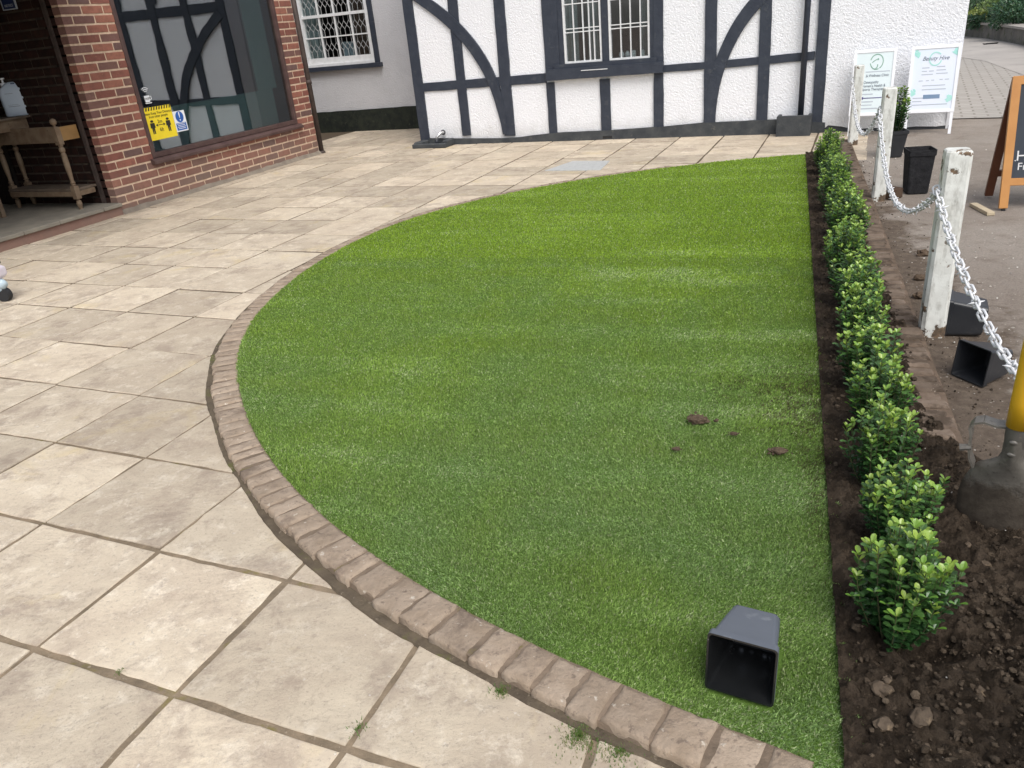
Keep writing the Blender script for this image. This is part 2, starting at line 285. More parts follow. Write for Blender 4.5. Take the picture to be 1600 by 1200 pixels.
# ------------------------------------------------------------------ geometry helpers
col = scn.collection
class MB:
    def __init__(s): s.v = []; s.f = []; s.c = []
    def add(s, vs, fs, c=None):
        o = len(s.v); s.v += [tuple(p) for p in vs]; s.f += [tuple(i+o for i in f) for f in fs]
        if c is not None: s.c += [c]*len(vs)
    def box(s, x0, x1, y0, y1, z0, z1, M4=None, ch=0.):
        if ch:
            vs = []
            for (z, i) in ((z0, ch), (z0+ch, 0), (z1-ch, 0), (z1, ch)):
                for (x, y) in ((x0+i, y0+i), (x1-i, y0+i), (x1-i, y1-i), (x0+i, y1-i)): vs.append((x, y, z))
            # chamfer vertical corners by duplicating is skipped: bands are enough at this size
            fs = [(3, 2, 1, 0), (12, 13, 14, 15)]
            for k in range(3):
                for j in range(4): fs.append((k*4+j, k*4+(j+1) % 4, (k+1)*4+(j+1) % 4, (k+1)*4+j))
        else:
            vs = [(x, y, z) for z in (z0, z1) for (x, y) in ((x0, y0), (x1, y0), (x1, y1), (x0, y1))]
            fs = [(3, 2, 1, 0), (4, 5, 6, 7), (0, 1, 5, 4), (1, 2, 6, 5), (2, 3, 7, 6), (3, 0, 4, 7)]
        if M4 is not None: vs = [M4 @ Vector(p) for p in vs]
        s.add(vs, fs); return s
    def prism(s, pts, y0, y1):       # polygon in (x,z), extruded over y (front y0)
        n = len(pts); a = sum(pts[i][0]*pts[(i+1) % n][1]-pts[(i+1) % n][0]*pts[i][1] for i in range(n))
        if a < 0: pts = pts[::-1]
        vs = [(x, y0, z) for x, z in pts]+[(x, y1, z) for x, z in pts]
        fs = [tuple(range(n)), tuple(range(2*n-1, n-1, -1))]+[(i, i+n, (i+1) % n+n, (i+1) % n) for i in range(n)]
        s.add(vs, fs); return s
    def slab(s, pts, z0, z1):        # polygon in (x,y), extruded over z
        n = len(pts); a = sum(pts[i][0]*pts[(i+1) % n][1]-pts[(i+1) % n][0]*pts[i][1] for i in range(n))
        if a < 0: pts = pts[::-1]
        vs = [(p[0], p[1], z0) for p in pts]+[(p[0], p[1], z1) for p in pts]
        fs = [tuple(range(n-1, -1, -1)), tuple(range(n, 2*n))]+[(i, (i+1) % n, (i+1) % n+n, i+n) for i in range(n)]
        s.add(vs, fs); return s
    def tube(s, pts, rad, seg=8, cap=True):
        pts = [Vector(p) for p in pts]; n = len(pts); rad = rad if hasattr(rad, '__len__') else [rad]*n
        vs = []; fs = []; up = None
        for i, p in enumerate(pts):
            d = (pts[min(i+1, n-1)]-pts[max(i-1, 0)]).normalized()
            if up is None: up = Vector((0, 0, 1)) if abs(d.z) < .9 else Vector((1, 0, 0))
            a = d.cross(up).normalized(); b = a.cross(d).normalized(); up = b
            for k in range(seg):
                t = 2*math.pi*k/seg; vs.append(p+a*(math.cos(t)*rad[i])+b*(math.sin(t)*rad[i]))
        for i in range(n-1):
            for k in range(seg): fs.append((i*seg+k, i*seg+(k+1) % seg, (i+1)*seg+(k+1) % seg, (i+1)*seg+k))
        if cap: fs += [tuple(range(seg-1, -1, -1)), tuple(range((n-1)*seg, n*seg))]
        s.add(vs, fs); return s
    def lathe(s, prof, c=(0, 0, 0), seg=16):   # (r,z) profile
        vs = [(c[0]+r*math.cos(2*math.pi*k/seg), c[1]+r*math.sin(2*math.pi*k/seg), c[2]+z) for r, z in prof for k in range(seg)]
        fs = [(i*seg+k, i*seg+(k+1) % seg, (i+1)*seg+(k+1) % seg, (i+1)*seg+k) for i in range(len(prof)-1) for k in range(seg)]
        fs += [tuple(range(seg-1, -1, -1)), tuple(range((len(prof)-1)*seg, len(prof)*seg))]
        s.add(vs, fs); return s
    def build(s, name, mat, parent=None, smooth=False, loc=None, rotz=0, bevel=0, mat4=None):
        me = bpy.data.meshes.new(name); me.from_pydata(s.v, [], s.f)
        me.materials.append(mat)
        if s.c:
            a = me.color_attributes.new('tone', 'FLOAT_COLOR', 'POINT'); a.data.foreach_set('color', np.array([(*c[:3], 1) for c in s.c], 'f').ravel())
        if smooth: me.polygons.foreach_set('use_smooth', [True]*len(me.polygons))
        me.update(); o = bpy.data.objects.new(name, me); col.objects.link(o)
        if parent: o.parent = parent
        if loc is not None: o.location = loc
        o.rotation_euler.z = rotz
        if mat4 is not None: o.matrix_basis = mat4
        if bevel:
            b = o.modifiers.new('bevel', 'BEVEL'); b.width = bevel; b.segments = 2; b.limit_method = 'ANGLE'
        return o
def tag(o, label=None, cat=None, group=None, kind=None):
    if label: o['label'] = label
    if cat: o['category'] = cat
    if group: o['group'] = group
    if kind: o['kind'] = kind
    return o
def thing(name, label, cat, loc=(0, 0, 0), rotz=0, group=None):
    o = bpy.data.objects.new(name, None); col.objects.link(o); o.empty_display_size = .1
    o.location = loc; o.rotation_euler = (0, 0, rotz); return tag(o, label, cat, group)
def copy_tree(o, parent=None):
    c = o.copy(); col.objects.link(c); c.parent = parent
    for ch in list(o.children): copy_tree(ch, c)
    return c
def text(body, size, mat, name='lettering', parent=None, loc=(0, 0, 0), rot=(R(90), 0, 0), shear=0, align='CENTER', sx=1.):
    cu = bpy.data.curves.new(name, 'FONT'); cu.body = body; cu.size = size; cu.align_x = align; cu.align_y = 'CENTER'; cu.extrude = .0006; cu.shear = shear
    tmp = bpy.data.objects.new('tmp', cu); col.objects.link(tmp)
    me = bpy.data.meshes.new_from_object(tmp.evaluated_get(bpy.context.evaluated_depsgraph_get())); bpy.data.objects.remove(tmp)
    me.materials.clear(); me.materials.append(mat); me.name = name
    o = bpy.data.objects.new(name, me); col.objects.link(o); o.parent = parent; o.location = loc; o.rotation_euler = rot; o.scale = (sx, 1, 1)
    return o
def fractal(x, y, seed=0, octs=5, f0=1., g=.5):
    r = np.random.default_rng(seed); h = np.zeros_like(x); a = 1.
    for o in range(octs):
        for _ in range(3):
            th = r.uniform(0, 2*math.pi); ph = r.uniform(0, 2*math.pi); k = f0*2**o*r.uniform(.7, 1.3)*2*math.pi
            ph2 = r.uniform(0, 6.28); h = h+a/3*np.sin(k*(x*math.cos(th)+y*math.sin(th))+ph+1.7*np.sin(k*.6*(y*math.cos(th)-x*math.sin(th))+ph2))
        a *= g
    return h
def lump(mb, c, r, sq=(1, 1, .6), seed=0, seg=10, amp=.3, rz=0.):
    rr = random.Random(seed); ph = [(rr.uniform(0, 6), rr.uniform(0, 6), rr.uniform(1.5, 4), rr.uniform(1.5, 4)) for _ in range(5)]
    vs = []; fs = []; n = max(4, seg//2+1)
    for i in range(n+1):
        t = math.pi*i/n
        for k in range(seg):
            p = 2*math.pi*k/seg; x, y, z = math.sin(t)*math.cos(p), math.sin(t)*math.sin(p), math.cos(t)
            q = 1+amp*sum(math.sin(a+u*x*1.5+v*z*1.5)*math.cos(b+v*y*1.5) for a, b, u, v in ph)/2.5
            X, Y = x*q*r*sq[0], y*q*r*sq[1]
            vs.append((c[0]+X*math.cos(rz)-Y*math.sin(rz), c[1]+X*math.sin(rz)+Y*math.cos(rz), c[2]+z*q*r*sq[2]))
    for i in range(n):
        for k in range(seg): fs.append((i*seg+k, (i+1)*seg+k, (i+1)*seg+(k+1) % seg, i*seg+(k+1) % seg))
    mb.add(vs, fs)
# ================================================================== SETTING
MB().slab([(-60, -40), (90, -40), (90, 120), (-60, 120)], -.5, -.14).build('ground', MT['tarmac']); tag(bpy.data.objects['ground'], 'broad brown gritty ground', None, kind='structure')
# path surface to the right of the hedge, gently uneven
def sheet(name, x0, x1, y0, y1, nx, ny, hf, mat):
    X, Y = np.meshgrid(np.linspace(x0, x1, nx), np.linspace(y0, y1, ny)); Z = hf(X, Y)
    vs = np.stack([X.ravel(), Y.ravel(), Z.ravel()], 1); i = np.arange(nx*ny).reshape(ny, nx)
    fs = np.stack([i[:-1, :-1].ravel(), i[:-1, 1:].ravel(), i[1:, 1:].ravel(), i[1:, :-1].ravel()], 1)
    me = bpy.data.meshes.new(name); me.from_pydata(vs.tolist(), [], fs.tolist()); me.materials.append(mat)
    me.polygons.foreach_set('use_smooth', [True]*len(me.polygons)); o = bpy.data.objects.new(name, me); col.objects.link(o); return o
T0 = np.array([.583, .989]); TD = np.array([.3513, .9363]); TN = np.array([.9363, -.3513])   # turf's straight edge: origin, along, to the right
def TS(t, s, z=0.):
    p = T0+TD*t+TN*s; return Vector((p[0], p[1], z))
tag(sheet('path', .5, 12, -1.5, 22, 140, 280, lambda x, y: -.003+.0028*fractal(x, y, 3, 4, .4)-(((x-T0[0])*TN[0]+(y-T0[1])*TN[1]) < .3)*.05-((((x-T0[0])*TD[0]+(y-T0[1])*TD[1]) < .85)&(((x-T0[0])*TN[0]+(y-T0[1])*TN[1]) < 1.3))*.09, MT['tarmac']), 'brown gritty path beyond the hedge', None, kind='structure')
# block paved apron and pale road in the far right
def blockpave():
    t = NT('grey_block_paving'); b = t.new('ShaderNodeTexBrick'); mp = t.new('ShaderNodeMapping'); t.lk(t.tc.outputs['Object'], mp.inputs[0])
    mp.inputs['Rotation'].default_value = (0, 0, R(28)); t.lk(mp.outputs[0], b.inputs['Vector']); b.inputs['Scale'].default_value = 1
    b.inputs['Brick Width'].default_value = .24; b.inputs['Row Height'].default_value = .13; b.inputs['Mortar Size'].default_value = .012
    b.inputs['Color1'].default_value = L(.36, .34, .31); b.inputs['Color2'].default_value = L(.42, .39, .36); b.inputs['Mortar'].default_value = L(.23, .21, .185)
    c = t.mix(t.math('MULTIPLY', t.ramp(t.noise(1.5), .4, .7), .5), b.outputs['Color'], L(.33, .31, .28))
    return t.fin(c, t.bump(b.outputs['Fac'], -.3, .004), .85, .2)
A = G(1490, 187); B_ = G(1640, 184)
MB().add([(A.x, A.y, .012), (B_.x, B_.y, .012), (16, 14, .012), (8.6, 14.2, .012), (4.6, 13.5, .012)], [(0, 1, 2, 3, 4)]) if 0 else None
bp = MB(); q = [G(1470, 187), G(1590, 184), G(1800, 190), G(1850, 110), G(1600, 118), G(1540, 96), G(1480, 86), G(1400, 82)]
bp.add([(p.x, p.y, .009) for p in q], [tuple(range(len(q)))])
tag(bp.build('block_paving', blockpave()), 'grey block paved apron behind the signs', None, kind='structure')
rd = MB(); q = [G(1400, 83), G(1480, 87), G(1540, 97), G(1600, 119), G(1850, 111), G(2000, 60), G(1600, 50), G(1400, 45)]
rd.add([(p.x, p.y, .013) for p in q], [tuple(range(len(q)))])
tag(rd.build('road', M('pale_worn_road', L(.42, .39, .36), L(.36, .335, .31), 1.5, .85, .2, .4, 60, .004, spots=[(3, .6, .68, L(.30, .28, .26))])), 'pale worn road in the far right', None, kind='structure')
# ------------------------------------------------------------------ paving of flags, laid on a sandy bed
ca, sa = math.cos(R(65)), math.sin(R(65))
def AC(a, c, z=0.):                  # along / across coordinates of the flag grid
    return Vector((a*ca+c*sa, a*sa-c*ca, z))
along = [v*.84375 for v in (-1.6, -1.08, -.55, -.03, .49, 1.04, 1.545, 2.055, 2.566, 3.09, 3.636, 4.13, 4.665, 5.16)]
while along[-1] < 11.5: along.append(along[-1]+.445+random.uniform(-.012, .012))
across = [v*.84375 for v in (-1.04, -1.607, -2.175, -2.78, -3.355, -3.984, -4.61, -5.18, -5.74)][::-1]
while across[0] > -7.2: across.insert(0, across[0]-.488)
while across[-1] < 1.9: across.append(across[-1]+.482+random.uniform(-.01, .01))
TURF = [(2.869, 7.141), (2.421, 7.2), (1.949, 7.198), (1.582, 7.15), (1.046, 7.072), (.509, 6.893), (.051, 6.680), (-.379, 6.390), (-.674, 6.116), (-.897, 5.80), (-1.079, 5.45), (-1.2, 5.113), (-1.296, 4.753), (-1.35, 4.39), (-1.379, 4.09), (-1.377, 3.844), (-1.342, 3.568), (-1.262, 3.278), (-1.154, 2.955), (-1.04, 2.68), (-.943, 2.47), (-.756, 2.173), (-.604, 1.955), (-.430, 1.748), (-.30, 1.618), (-.19, 1.518), (-.06, 1.405), (.08, 1.293), (.263, 1.160), (.352, 1.095), (.431, 1.041), (.52, .985), (.583, .95)]
TP = np.array(TURF)
def inside(px, py, poly):
    x, y = np.asarray(px), np.asarray(py); r = np.zeros(x.shape, bool); n = len(poly); j = n-1
    for i in range(n):
        xi, yi = poly[i]; xj, yj = poly[j]
        if yi != yj: r ^= ((yi > y) != (yj > y)) & (x < (xj-xi)*(y-yi)/(yj-yi)+xi)
        j = i
    return r
cen = TP.mean(0); shrunk = cen+(TP-cen)*.86
fl = MB()
for i in range(len(along)-1):
    for j in range(len(across)-1):
        a0, a1, c0, c1 = along[i], along[i+1], across[j], across[j+1]
        off = .0
        m = AC((a0+a1)/2, (c0+c1)/2)
        if inside(m.x, m.y, shrunk) or m.x > 4.9: continue
        mt = (m.x-T0[0])*TD[0]+(m.y-T0[1])*TD[1]; ms = (m.x-T0[0])*TN[0]+(m.y-T0[1])*TN[1]
        if (-.5 < mt < 6.2 and ms > -.15) or ms > .40: continue
        if m.y < 1.5 and m.x > .75: continue
        near = m.y < 4.5
        g = random.uniform(.0035, .0065) if near else .0085
        if near and i < 6: g += .0035
        z = random.uniform(-.0018, .0018); rr = random.Random(i*91+j)
        ring = []; N = 9 if near else 3
        cs = [(a0+g, c0+g), (a1-g, c0+g), (a1-g, c1-g), (a0+g, c1-g)]
        cs = [(a+rr.uniform(-.003, .003), c+rr.uniform(-.003, .003)) for a, c in cs]
        for k in range(4):
            (x0, y0), (x1, y1) = cs[k], cs[(k+1) % 4]
            for s_ in range(N):
                t = s_/N; jx = 0 if s_ == 0 else rr.gauss(0, .0016 if near else .001)
                ring.append((x0+(x1-x0)*t+jx, y0+(y1-y0)*t+(0 if s_ == 0 else rr.gauss(0, .0016 if near else .001))))
        n = len(ring); mc = ((a0+a1)/2, (c0+c1)/2); vs = []
        tx, ty = rr.uniform(-.006, .006), rr.uniform(-.006, .006)
        for (ins, zz) in ((0, -.022), (0, -.0035), (.003, -.0006), (.010, 0)):
            for (a, c) in ring:
                da, dc = mc[0]-a, mc[1]-c; l = math.hypot(da, dc); A_, C_ = a+da/l*ins, c+dc/l*ins
                p = AC(A_, C_, z+zz+tx*(A_-mc[0])+ty*(C_-mc[1])); vs.append(p)
        fs = [tuple(3*n+k for k in range(n-1, -1, -1))]
        for l_ in range(3):
            for k in range(n): fs.append((l_*n+k, (l_+1)*n+k, (l_+1)*n+(k+1) % n, l_*n+(k+1) % n))
        fl.add(vs, fs)
tag(fl.build('paving', MT['flag']), 'riven buff sandstone flags', None, kind='structure')
q = [AC(-2.2, -7), AC(9.2, -7), AC(9.2, 2.6), AC(7.7, 1.2), AC(1.2, .75), AC(-2.2, 1.4)]
jb = sheet('paving_bed', -9, 4.9, -2, 14, 2, 2, lambda x, y: x*0-.0085, MT['joint'])
me = jb.data; me.clear_geometry(); q2 = [(-7, -3), (.62, -3), (.62, 1.0)]+[tuple(T0+TD*t+TN*.02)[:2] for t in (0, 3, 6.3)]+[(2.9, 7.1), (3.75, 7.4), (5.1, 8.0), (3, 14), (-9, 14)]
me.from_pydata([(x, y, -.0048) for x, y in q2], [], [tuple(range(len(q2)))]); me.update(); tag(jb, 'sandy joints under the flags', None, kind='structure')
# ------------------------------------------------------------------ artificial turf
def resample(P, n):
    P = np.array(P); d = np.r_[0, np.cumsum(np.hypot(*np.diff(P, axis=0).T))]; t = np.linspace(0, d[-1], n)
    return np.stack([np.interp(t, d, P[:, 0]), np.interp(t, d, P[:, 1])], 1)
def smooth_line(P, k=9, it=2):
    for _ in range(it):
        Q = P.copy()
        for i in range(1, len(P)-1):
            a = max(0, i-k); b = min(len(P), i+k+1); m = min(i-a, b-1-i); Q[i] = P[i-m:i+m+1].mean(0)
        P = Q
    return P
CURVE = smooth_line(resample(TURF, 260), 9, 2)      # lawn outline from the far corner round to the near corner
turf_poly = [tuple(p) for p in CURVE]
tb = MB().slab(turf_poly, -.02, .016).build('artificial_turf', MT['turfbase'])
tag(tb, 'half-moon of bright green artificial grass ringed by paving', 'turf')
seam = [T0+TD*t for t in (2.05, 3.62)]
NB = 800000
lowf_ = lambda a, b: fractal(a, b, 31, 3, .45)
pts = []
bx0, by0 = CURVE.min(0); bx1, by1 = CURVE.max(0)
need = NB
potq = [tuple(G(*q_, .03)[:2]) for q_ in ((1101, 1076), (1208, 1108), (1226, 1010), (1150, 975))]
sA, sB = G(560, 402, .02), G(1270, 402, .02)
while need > 0:
    x = rng.uniform(bx0, bx1, NB*2); y = rng.uniform(by0, by1, NB*2)
    d = np.hypot(np.hypot(x, y), CH); pr = np.clip((2.3/d)**1.9, 0, 1); k = (rng.random(len(x)) < pr) & inside(x, y, turf_poly) & ~inside(x, y, potq)
    p = np.stack([x[k], y[k]], 1)[:need]; pts.append(p); need -= len(p)
P2 = np.concatenate(pts); n = len(P2); x, y = P2.T; d = np.hypot(np.hypot(x, y), CH)
tt = (x-T0[0])*TD[0]+(y-T0[1])*TD[1]; ss = (x-T0[0])*TN[0]+(y-T0[1])*TN[1]
lowf = fractal(x, y, 21, 3, .5); mid = fractal(x, y, 5, 4, 2.2); ux, uy = (sB-sA).normalized()[:2]; pu = x*ux+y*uy; pv = -x*uy+y*ux; streak = fractal(pu*.22, pv*1.5, 9, 4, 1.3); ridge = np.clip(fractal(pu*.9, pv*9, 15, 3, 1.2), -1, 1)*np.clip(.5+lowf_(x, y), 0, 1)
beyond = ((sB.x-sA.x)*(y-sA.y)-(sB.y-sA.y)*(x-sA.x)) > 0; strip = np.where(beyond, 1.0, 0.)              # far width of turf was laid with the pile the other way
lean0 = np.where(beyond, .30, .55)+.12*mid+.20*np.clip(streak, -1, 1)+.30*ridge
ang = R(-70)+.9*lowf+.5*streak+rng.normal(0, .95, n)+strip*.5
lean = np.clip(lean0+rng.normal(0, .35, n), -.2, 1.25)
Lb = rng.uniform(.0085, .0145, n)*(1-.10*np.clip(mid, -1, 1)+.14*ridge); wd = (.00060+.00050*d)*rng.uniform(.7, 1.3, n)
dx = np.cos(ang)*np.sin(lean); dy = np.sin(ang)*np.sin(lean); dz = np.maximum(np.cos(lean), .18)
fa = rng.uniform(0, math.pi, n); wx, wy = np.cos(fa)*wd, np.sin(fa)*wd
z0 = np.full(n, .013)
V3 = np.empty((n, 4, 3)); kx = .45
V3[:, 0] = np.stack([x-wx, y-wy, z0], 1); V3[:, 1] = np.stack([x+wx, y+wy, z0], 1)
V3[:, 2] = np.stack([x+wx*.7+dx*Lb*.4, y+wy*.7+dy*Lb*.4, z0+dz*Lb*.62], 1)
V3[:, 3] = np.stack([x+dx*Lb, y+dy*Lb, z0+dz*Lb], 1)
me = bpy.data.meshes.new('pile'); me.vertices.add(n*4); me.vertices.foreach_set('co', V3.ravel().astype('f'))
me.loops.add(n*4); me.polygons.add(n); me.loops.foreach_set('vertex_index', np.arange(n*4, dtype='i')[np.tile([0, 1, 2, 3], n)+np.repeat(np.arange(n)*4, 4)])
me.polygons.foreach_set('loop_start', np.arange(0, n*4, 4, dtype='i')); me.update(calc_edges=True)
u = rng.random(n)
base = np.array([.285, .415, .068])[None]*np.ones((n, 1)); cool = np.array([.285, .42, .155])[None]; straw = np.array([.52, .56, .34])[None]; lime = np.array([.315, .465, .040])[None]
kf = np.clip((3.4-tt)/3.2+.15*mid+.12*streak, 0, 1)[:, None]; c_ = base*(1-kf)+cool*kf  # near-to-far sheen of the leaning pile is put into the fibre colour
kl = (strip*.55+np.clip(lowf*.35+.1, 0, .3)*(1-strip))[:, None]; c_ = c_*(1-kl)+lime*kl; c_ = c_*(1+.07*np.clip(streak, -1, 1)+.08*ridge)[:, None]  # far lime tone and streaks paint in the pile's sheen
worn = np.clip(mid*.5+streak*.9+lowf*.3-.35, 0, 1)*.32*(1-.65*strip)+.05; ks = (u < worn+.04)[:, None]*.75; c_ = c_*(1-ks)+straw*ks
# soil trodden onto the pile near the bed
dirt = np.exp(-(((ss+.10)/.12)**2+((tt-1.55)/.28)**2))+np.exp(-(((ss+.03)/.06)**2+((tt-1.1)/.35)**2))*.9+np.exp(-(((ss+.30)/.12)**2+((tt-1.62)/.10)**2))*.5
kd = (rng.random(n) < np.clip(dirt*.75, 0, .8)*(.6+.4*np.sign(fractal(x, y, 77, 4, 9))))[:, None]*.85; c_ = c_*(1-kd)+np.array([[.10, .08, .045]])*kd
c_ = c_*rng.uniform(.52, 1.32, (n, 1))
ca4 = me.color_attributes.new('tone', 'FLOAT_COLOR', 'POINT'); ca4.data.foreach_set('color', np.repeat(np.c_[c_, np.ones(n)], 4, 0).astype('f').ravel())
me.materials.append(MT['blade']); pile = bpy.data.objects.new('pile', me); col.objects.link(pile); pile.parent = tb; tag(pile, kind='stuff')
# ------------------------------------------------------------------ curved brick edging round the lawn
dC = np.gradient(CURVE, axis=0); dC /= np.hypot(*dC.T)[:, None]; NC = np.stack([dC[:, 1], -dC[:, 0]], 1)
arc = np.r_[0, np.cumsum(np.hypot(*np.diff(CURVE, axis=0).T))]
def edge_pt(s, off, z):
    x = np.interp(s, arc, CURVE[:, 0]); y = np.interp(s, arc, CURVE[:, 1]); nx = np.interp(s, arc, NC[:, 0]); ny = np.interp(s, arc, NC[:, 1])
    return Vector((x+nx*off, y+ny*off, z))
def ez(y): return .012+.016*min(1, max(0, (5.0-y)/2.6))           # the ring stands proud near the camera, flush at the back
STARTS, ENDS = 1.2, arc[-1]-.10
eb = MB(); em = MB(); s = STARTS; gap = .008; k = 0
while s < ENDS:
    rr = random.Random(k+500); wdt = rr.uniform(*((.88, 1.12) if edge_pt(s, 0, 0).y > 2 else (.72, 1.38)))*(.066+.034*min(1, max(0, (2.5-edge_pt(s, 0, 0).y)/.9))); k += 1
    e = min(s+wdt, ENDS); y = edge_pt(s, 0, 0).y; z = ez(y)+rr.uniform(-.003, .003); W0, W1 = -.010, .105+rr.uniform(-.007, .006)
    tight = rr.random() < (.45 if edge_pt(s, 0, 0).y < 2.6 else .15)
    g0 = .0006 if tight else rr.uniform(.0035, .0065)
    N = 5; ring = []
    c1 = [(s+g0, W0), (e-g0, W0), (e-g0, W1), (s+g0, W1)]
    for q_ in range(4):
        (a0, b0), (a1, b1) = c1[q_], c1[(q_+1) % 4]
        for j in range(N):
            t = j/N; ring.append((a0+(a1-a0)*t+(rr.gauss(0, .0015)), b0+(b1-b0)*t+rr.gauss(0, .0018)))
    n_ = len(ring); ms, mo = (s+e)/2, (W0+W1)/2; vs = []; tl = rr.uniform(-.03, .03)
    for ins, zz in ((0, -.05), (.0005, -.008), (.005, -.0025), (.013, -.0004)):
        for a, b in ring:
            da, db = ms-a, mo-b; l = math.hypot(da, db); A_, B2 = a+da/l*ins, b+db/l*ins
            vs.append(edge_pt(A_, B2, z+zz+tl*(A_-ms)+(rr.gauss(0, .0008) if ins else 0)-.04*max(0, B2-.09)))
    vs.append(edge_pt(ms, mo, z+rr.uniform(-.001, .001)))
    fs = [(l_*n_+q_, l_*n_+(q_+1) % n_, (l_+1)*n_+(q_+1) % n_, (l_+1)*n_+q_) for l_ in range(3) for q_ in range(n_)]
    fs += [(3*n_+q_, 3*n_+(q_+1) % n_, 4*n_) for q_ in range(n_)]
    eb.add(vs, fs); s = e
ss_ = np.linspace(STARTS, ENDS, 320); prof = [(-.010, -.03), (-.010, -.006), (.090, -.0045), (.099, -.009), (.107, -.05)]
vs = []; fs = []
for i, s in enumerate(ss_):
    z = ez(edge_pt(s, 0, 0).y)
    for o_, zz in prof: vs.append(edge_pt(s, o_, z+zz+random.gauss(0, .0008)))
m_ = len(prof)
for i in range(len(ss_)-1):
    for j in range(m_-1): fs.append((i*m_+j, i*m_+j+1, (i+1)*m_+j+1, (i+1)*m_+j))
em.add(vs, fs)
edging = thing('brick_edging', 'curved row of weathered tan bricks bordering the artificial lawn', 'edging')
eb.build('brick_course', MT['edgebrick'], edging, smooth=True); em.build('mortar_bed', MT['edgemortar'], edging)
gt = MB(); vs = []; fs = []  # dark strip: gutter dirt, with the groove's shade put into its colour
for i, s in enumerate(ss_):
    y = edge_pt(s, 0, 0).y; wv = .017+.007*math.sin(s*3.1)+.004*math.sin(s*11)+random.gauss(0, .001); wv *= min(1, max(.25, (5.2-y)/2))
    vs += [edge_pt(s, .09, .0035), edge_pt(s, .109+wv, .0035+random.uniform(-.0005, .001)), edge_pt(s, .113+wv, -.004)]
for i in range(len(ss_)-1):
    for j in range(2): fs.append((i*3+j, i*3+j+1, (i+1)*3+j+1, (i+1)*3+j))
gt.add(vs, fs); tag(gt.build('dirt_shade_strip', M('gutter_dirt_shade', L(.095, .075, .055), L(.15, .12, .085), 14, .95, .1, .9, 90, .006, spots=[(6, .56, .66, L(.12, .12, .045)), (50, .62, .7, L(.24, .2, .15))])), 'dark line of dirt and painted groove shade round the brick ring', None, kind='structure')
# weeds in the joints
def tuft(mb, c, n, h, spread, cols, rr):
    for _ in range(n):
        a = rr.uniform(0, 6.28); r = abs(rr.gauss(0, spread)); x, y = c[0]+math.cos(a)*r, c[1]+math.sin(a)*r; b = rr.uniform(0, 6.28); hh = h*rr.uniform(.5, 1.2); w_ = .0012
        l = rr.uniform(.2, .9)*hh; cc = rr.choice(cols); p = (math.cos(b)*w_, math.sin(b)*w_)
        mb.add([(x-p[0], y-p[1], c[2]), (x+p[0], y+p[1], c[2]), (x-p[1]*l/w_*.5+p[0]*.6, y+p[0]*l/w_*.5+p[1]*.6, c[2]+hh*.6), (x-p[1]*l/w_, y+p[0]*l/w_, c[2]+hh)], [(0, 1, 2, 3)], cc)
for (px, py), n_, h, sp_ in [((783, 1082), 260, .010, .013), ((905, 1150), 900, .008, .028), ((560, 1138), 60, .008, .012), ((968, 1175), 420, .007, .030), ((187, 1050), 40, .006, .01)]:
    mb = MB(); tuft(mb, G(px, py, .0), n_, h, sp_, [(.08, .16, .03), (.12, .2, .05), (.18, .2, .07)], random.Random(px))
    o = mb.build('weed', MT['leaf']); tag(o, {783: 'small grass weed against the brick ring', 905: 'largest grass weed, in the bottom flag joint by the bricks', 560: 'tiny mossy weed where four flags meet', 968: 'sparse weed under the nearest edging bricks', 187: 'faint green weed in the flag joint at lower left'}[px], 'weed', 'weeds in the paving joints')
# ------------------------------------------------------------------ soil
ts = np.concatenate([np.linspace(-1.1, 1.7, 250), np.linspace(1.71, 6.6, 260)]); sN = np.concatenate([np.linspace(-.03, .75, 95), np.linspace(.76, 2.2, 70)])
Tg, Sg = np.meshgrid(ts, sN, indexing='ij'); X = T0[0]+TD[0]*Tg+TN[0]*Sg; Y = T0[1]+TD[1]*Tg+TN[1]*Sg
edge_n = .10*fractal(X, Y, 41, 4, 1.2)
sp_edge = np.where(Tg < .1, 2.6, np.interp(Tg, [1, 2.6, 4.2], [.37, .33, .29])+2.4*np.clip((1.35-Tg)/1.0, 0, 1)**1.3)+edge_n*np.clip(2.6-Tg, .22, 1)
mask = 1/(1+np.exp((Sg-sp_edge)/.022))
rough_n = np.abs(fractal(X, Y, 43, 5, 4.5, .6)); fine = fractal(X, Y, 44, 4, 22, .6)
vfine = fractal(X, Y, 46, 3, 45, .6); Z = mask*(.022+.022*rough_n+.010*fine+.004*vfine)-(1-mask)*.055
for (px, py), rad, dep in [((1440, 1010), .07, .065), ((1545, 845), .10, .006)]:
    c = G(px, py); Z -= dep*np.exp(-((X-c.x)**2+(Y-c.y)**2)/rad**2)
Z += .03*np.exp(-((X-TS(.0, .26).x)**2+(Y-TS(.0, .26).y)**2)/.12**2)*mask
vs = np.stack([X.ravel(), Y.ravel(), Z.ravel()], 1); a_, b_ = X.shape; i = np.arange(a_*b_).reshape(a_, b_)
fs = np.stack([i[:-1, :-1].ravel(), i[:-1, 1:].ravel(), i[1:, 1:].ravel(), i[1:, :-1].ravel()], 1)
me = bpy.data.meshes.new('soil'); me.from_pydata(vs.tolist(), [], fs[:, ::-1].tolist() if 0 else fs.tolist()); me.materials.append(MT['soil'])
me.polygons.foreach_set('use_smooth', [True]*len(me.polygons)); soil = bpy.data.objects.new('soil', me); col.objects.link(soil); tag(soil, 'dark freshly dug soil along the hedge', None, kind='structure')
def soil_z(x, y):
    t = (x-T0[0])*TD[0]+(y-T0[1])*TD[1]; s = (x-T0[0])*TN[0]+(y-T0[1])*TN[1]
    i = min(max(int(np.searchsorted(ts, t)), 0), a_-1); j = min(max(int(np.searchsorted(sN, s)), 0), b_-1); return max(float(Z[i, j]), -.012)
cr = MB(); rr = random.Random(5)
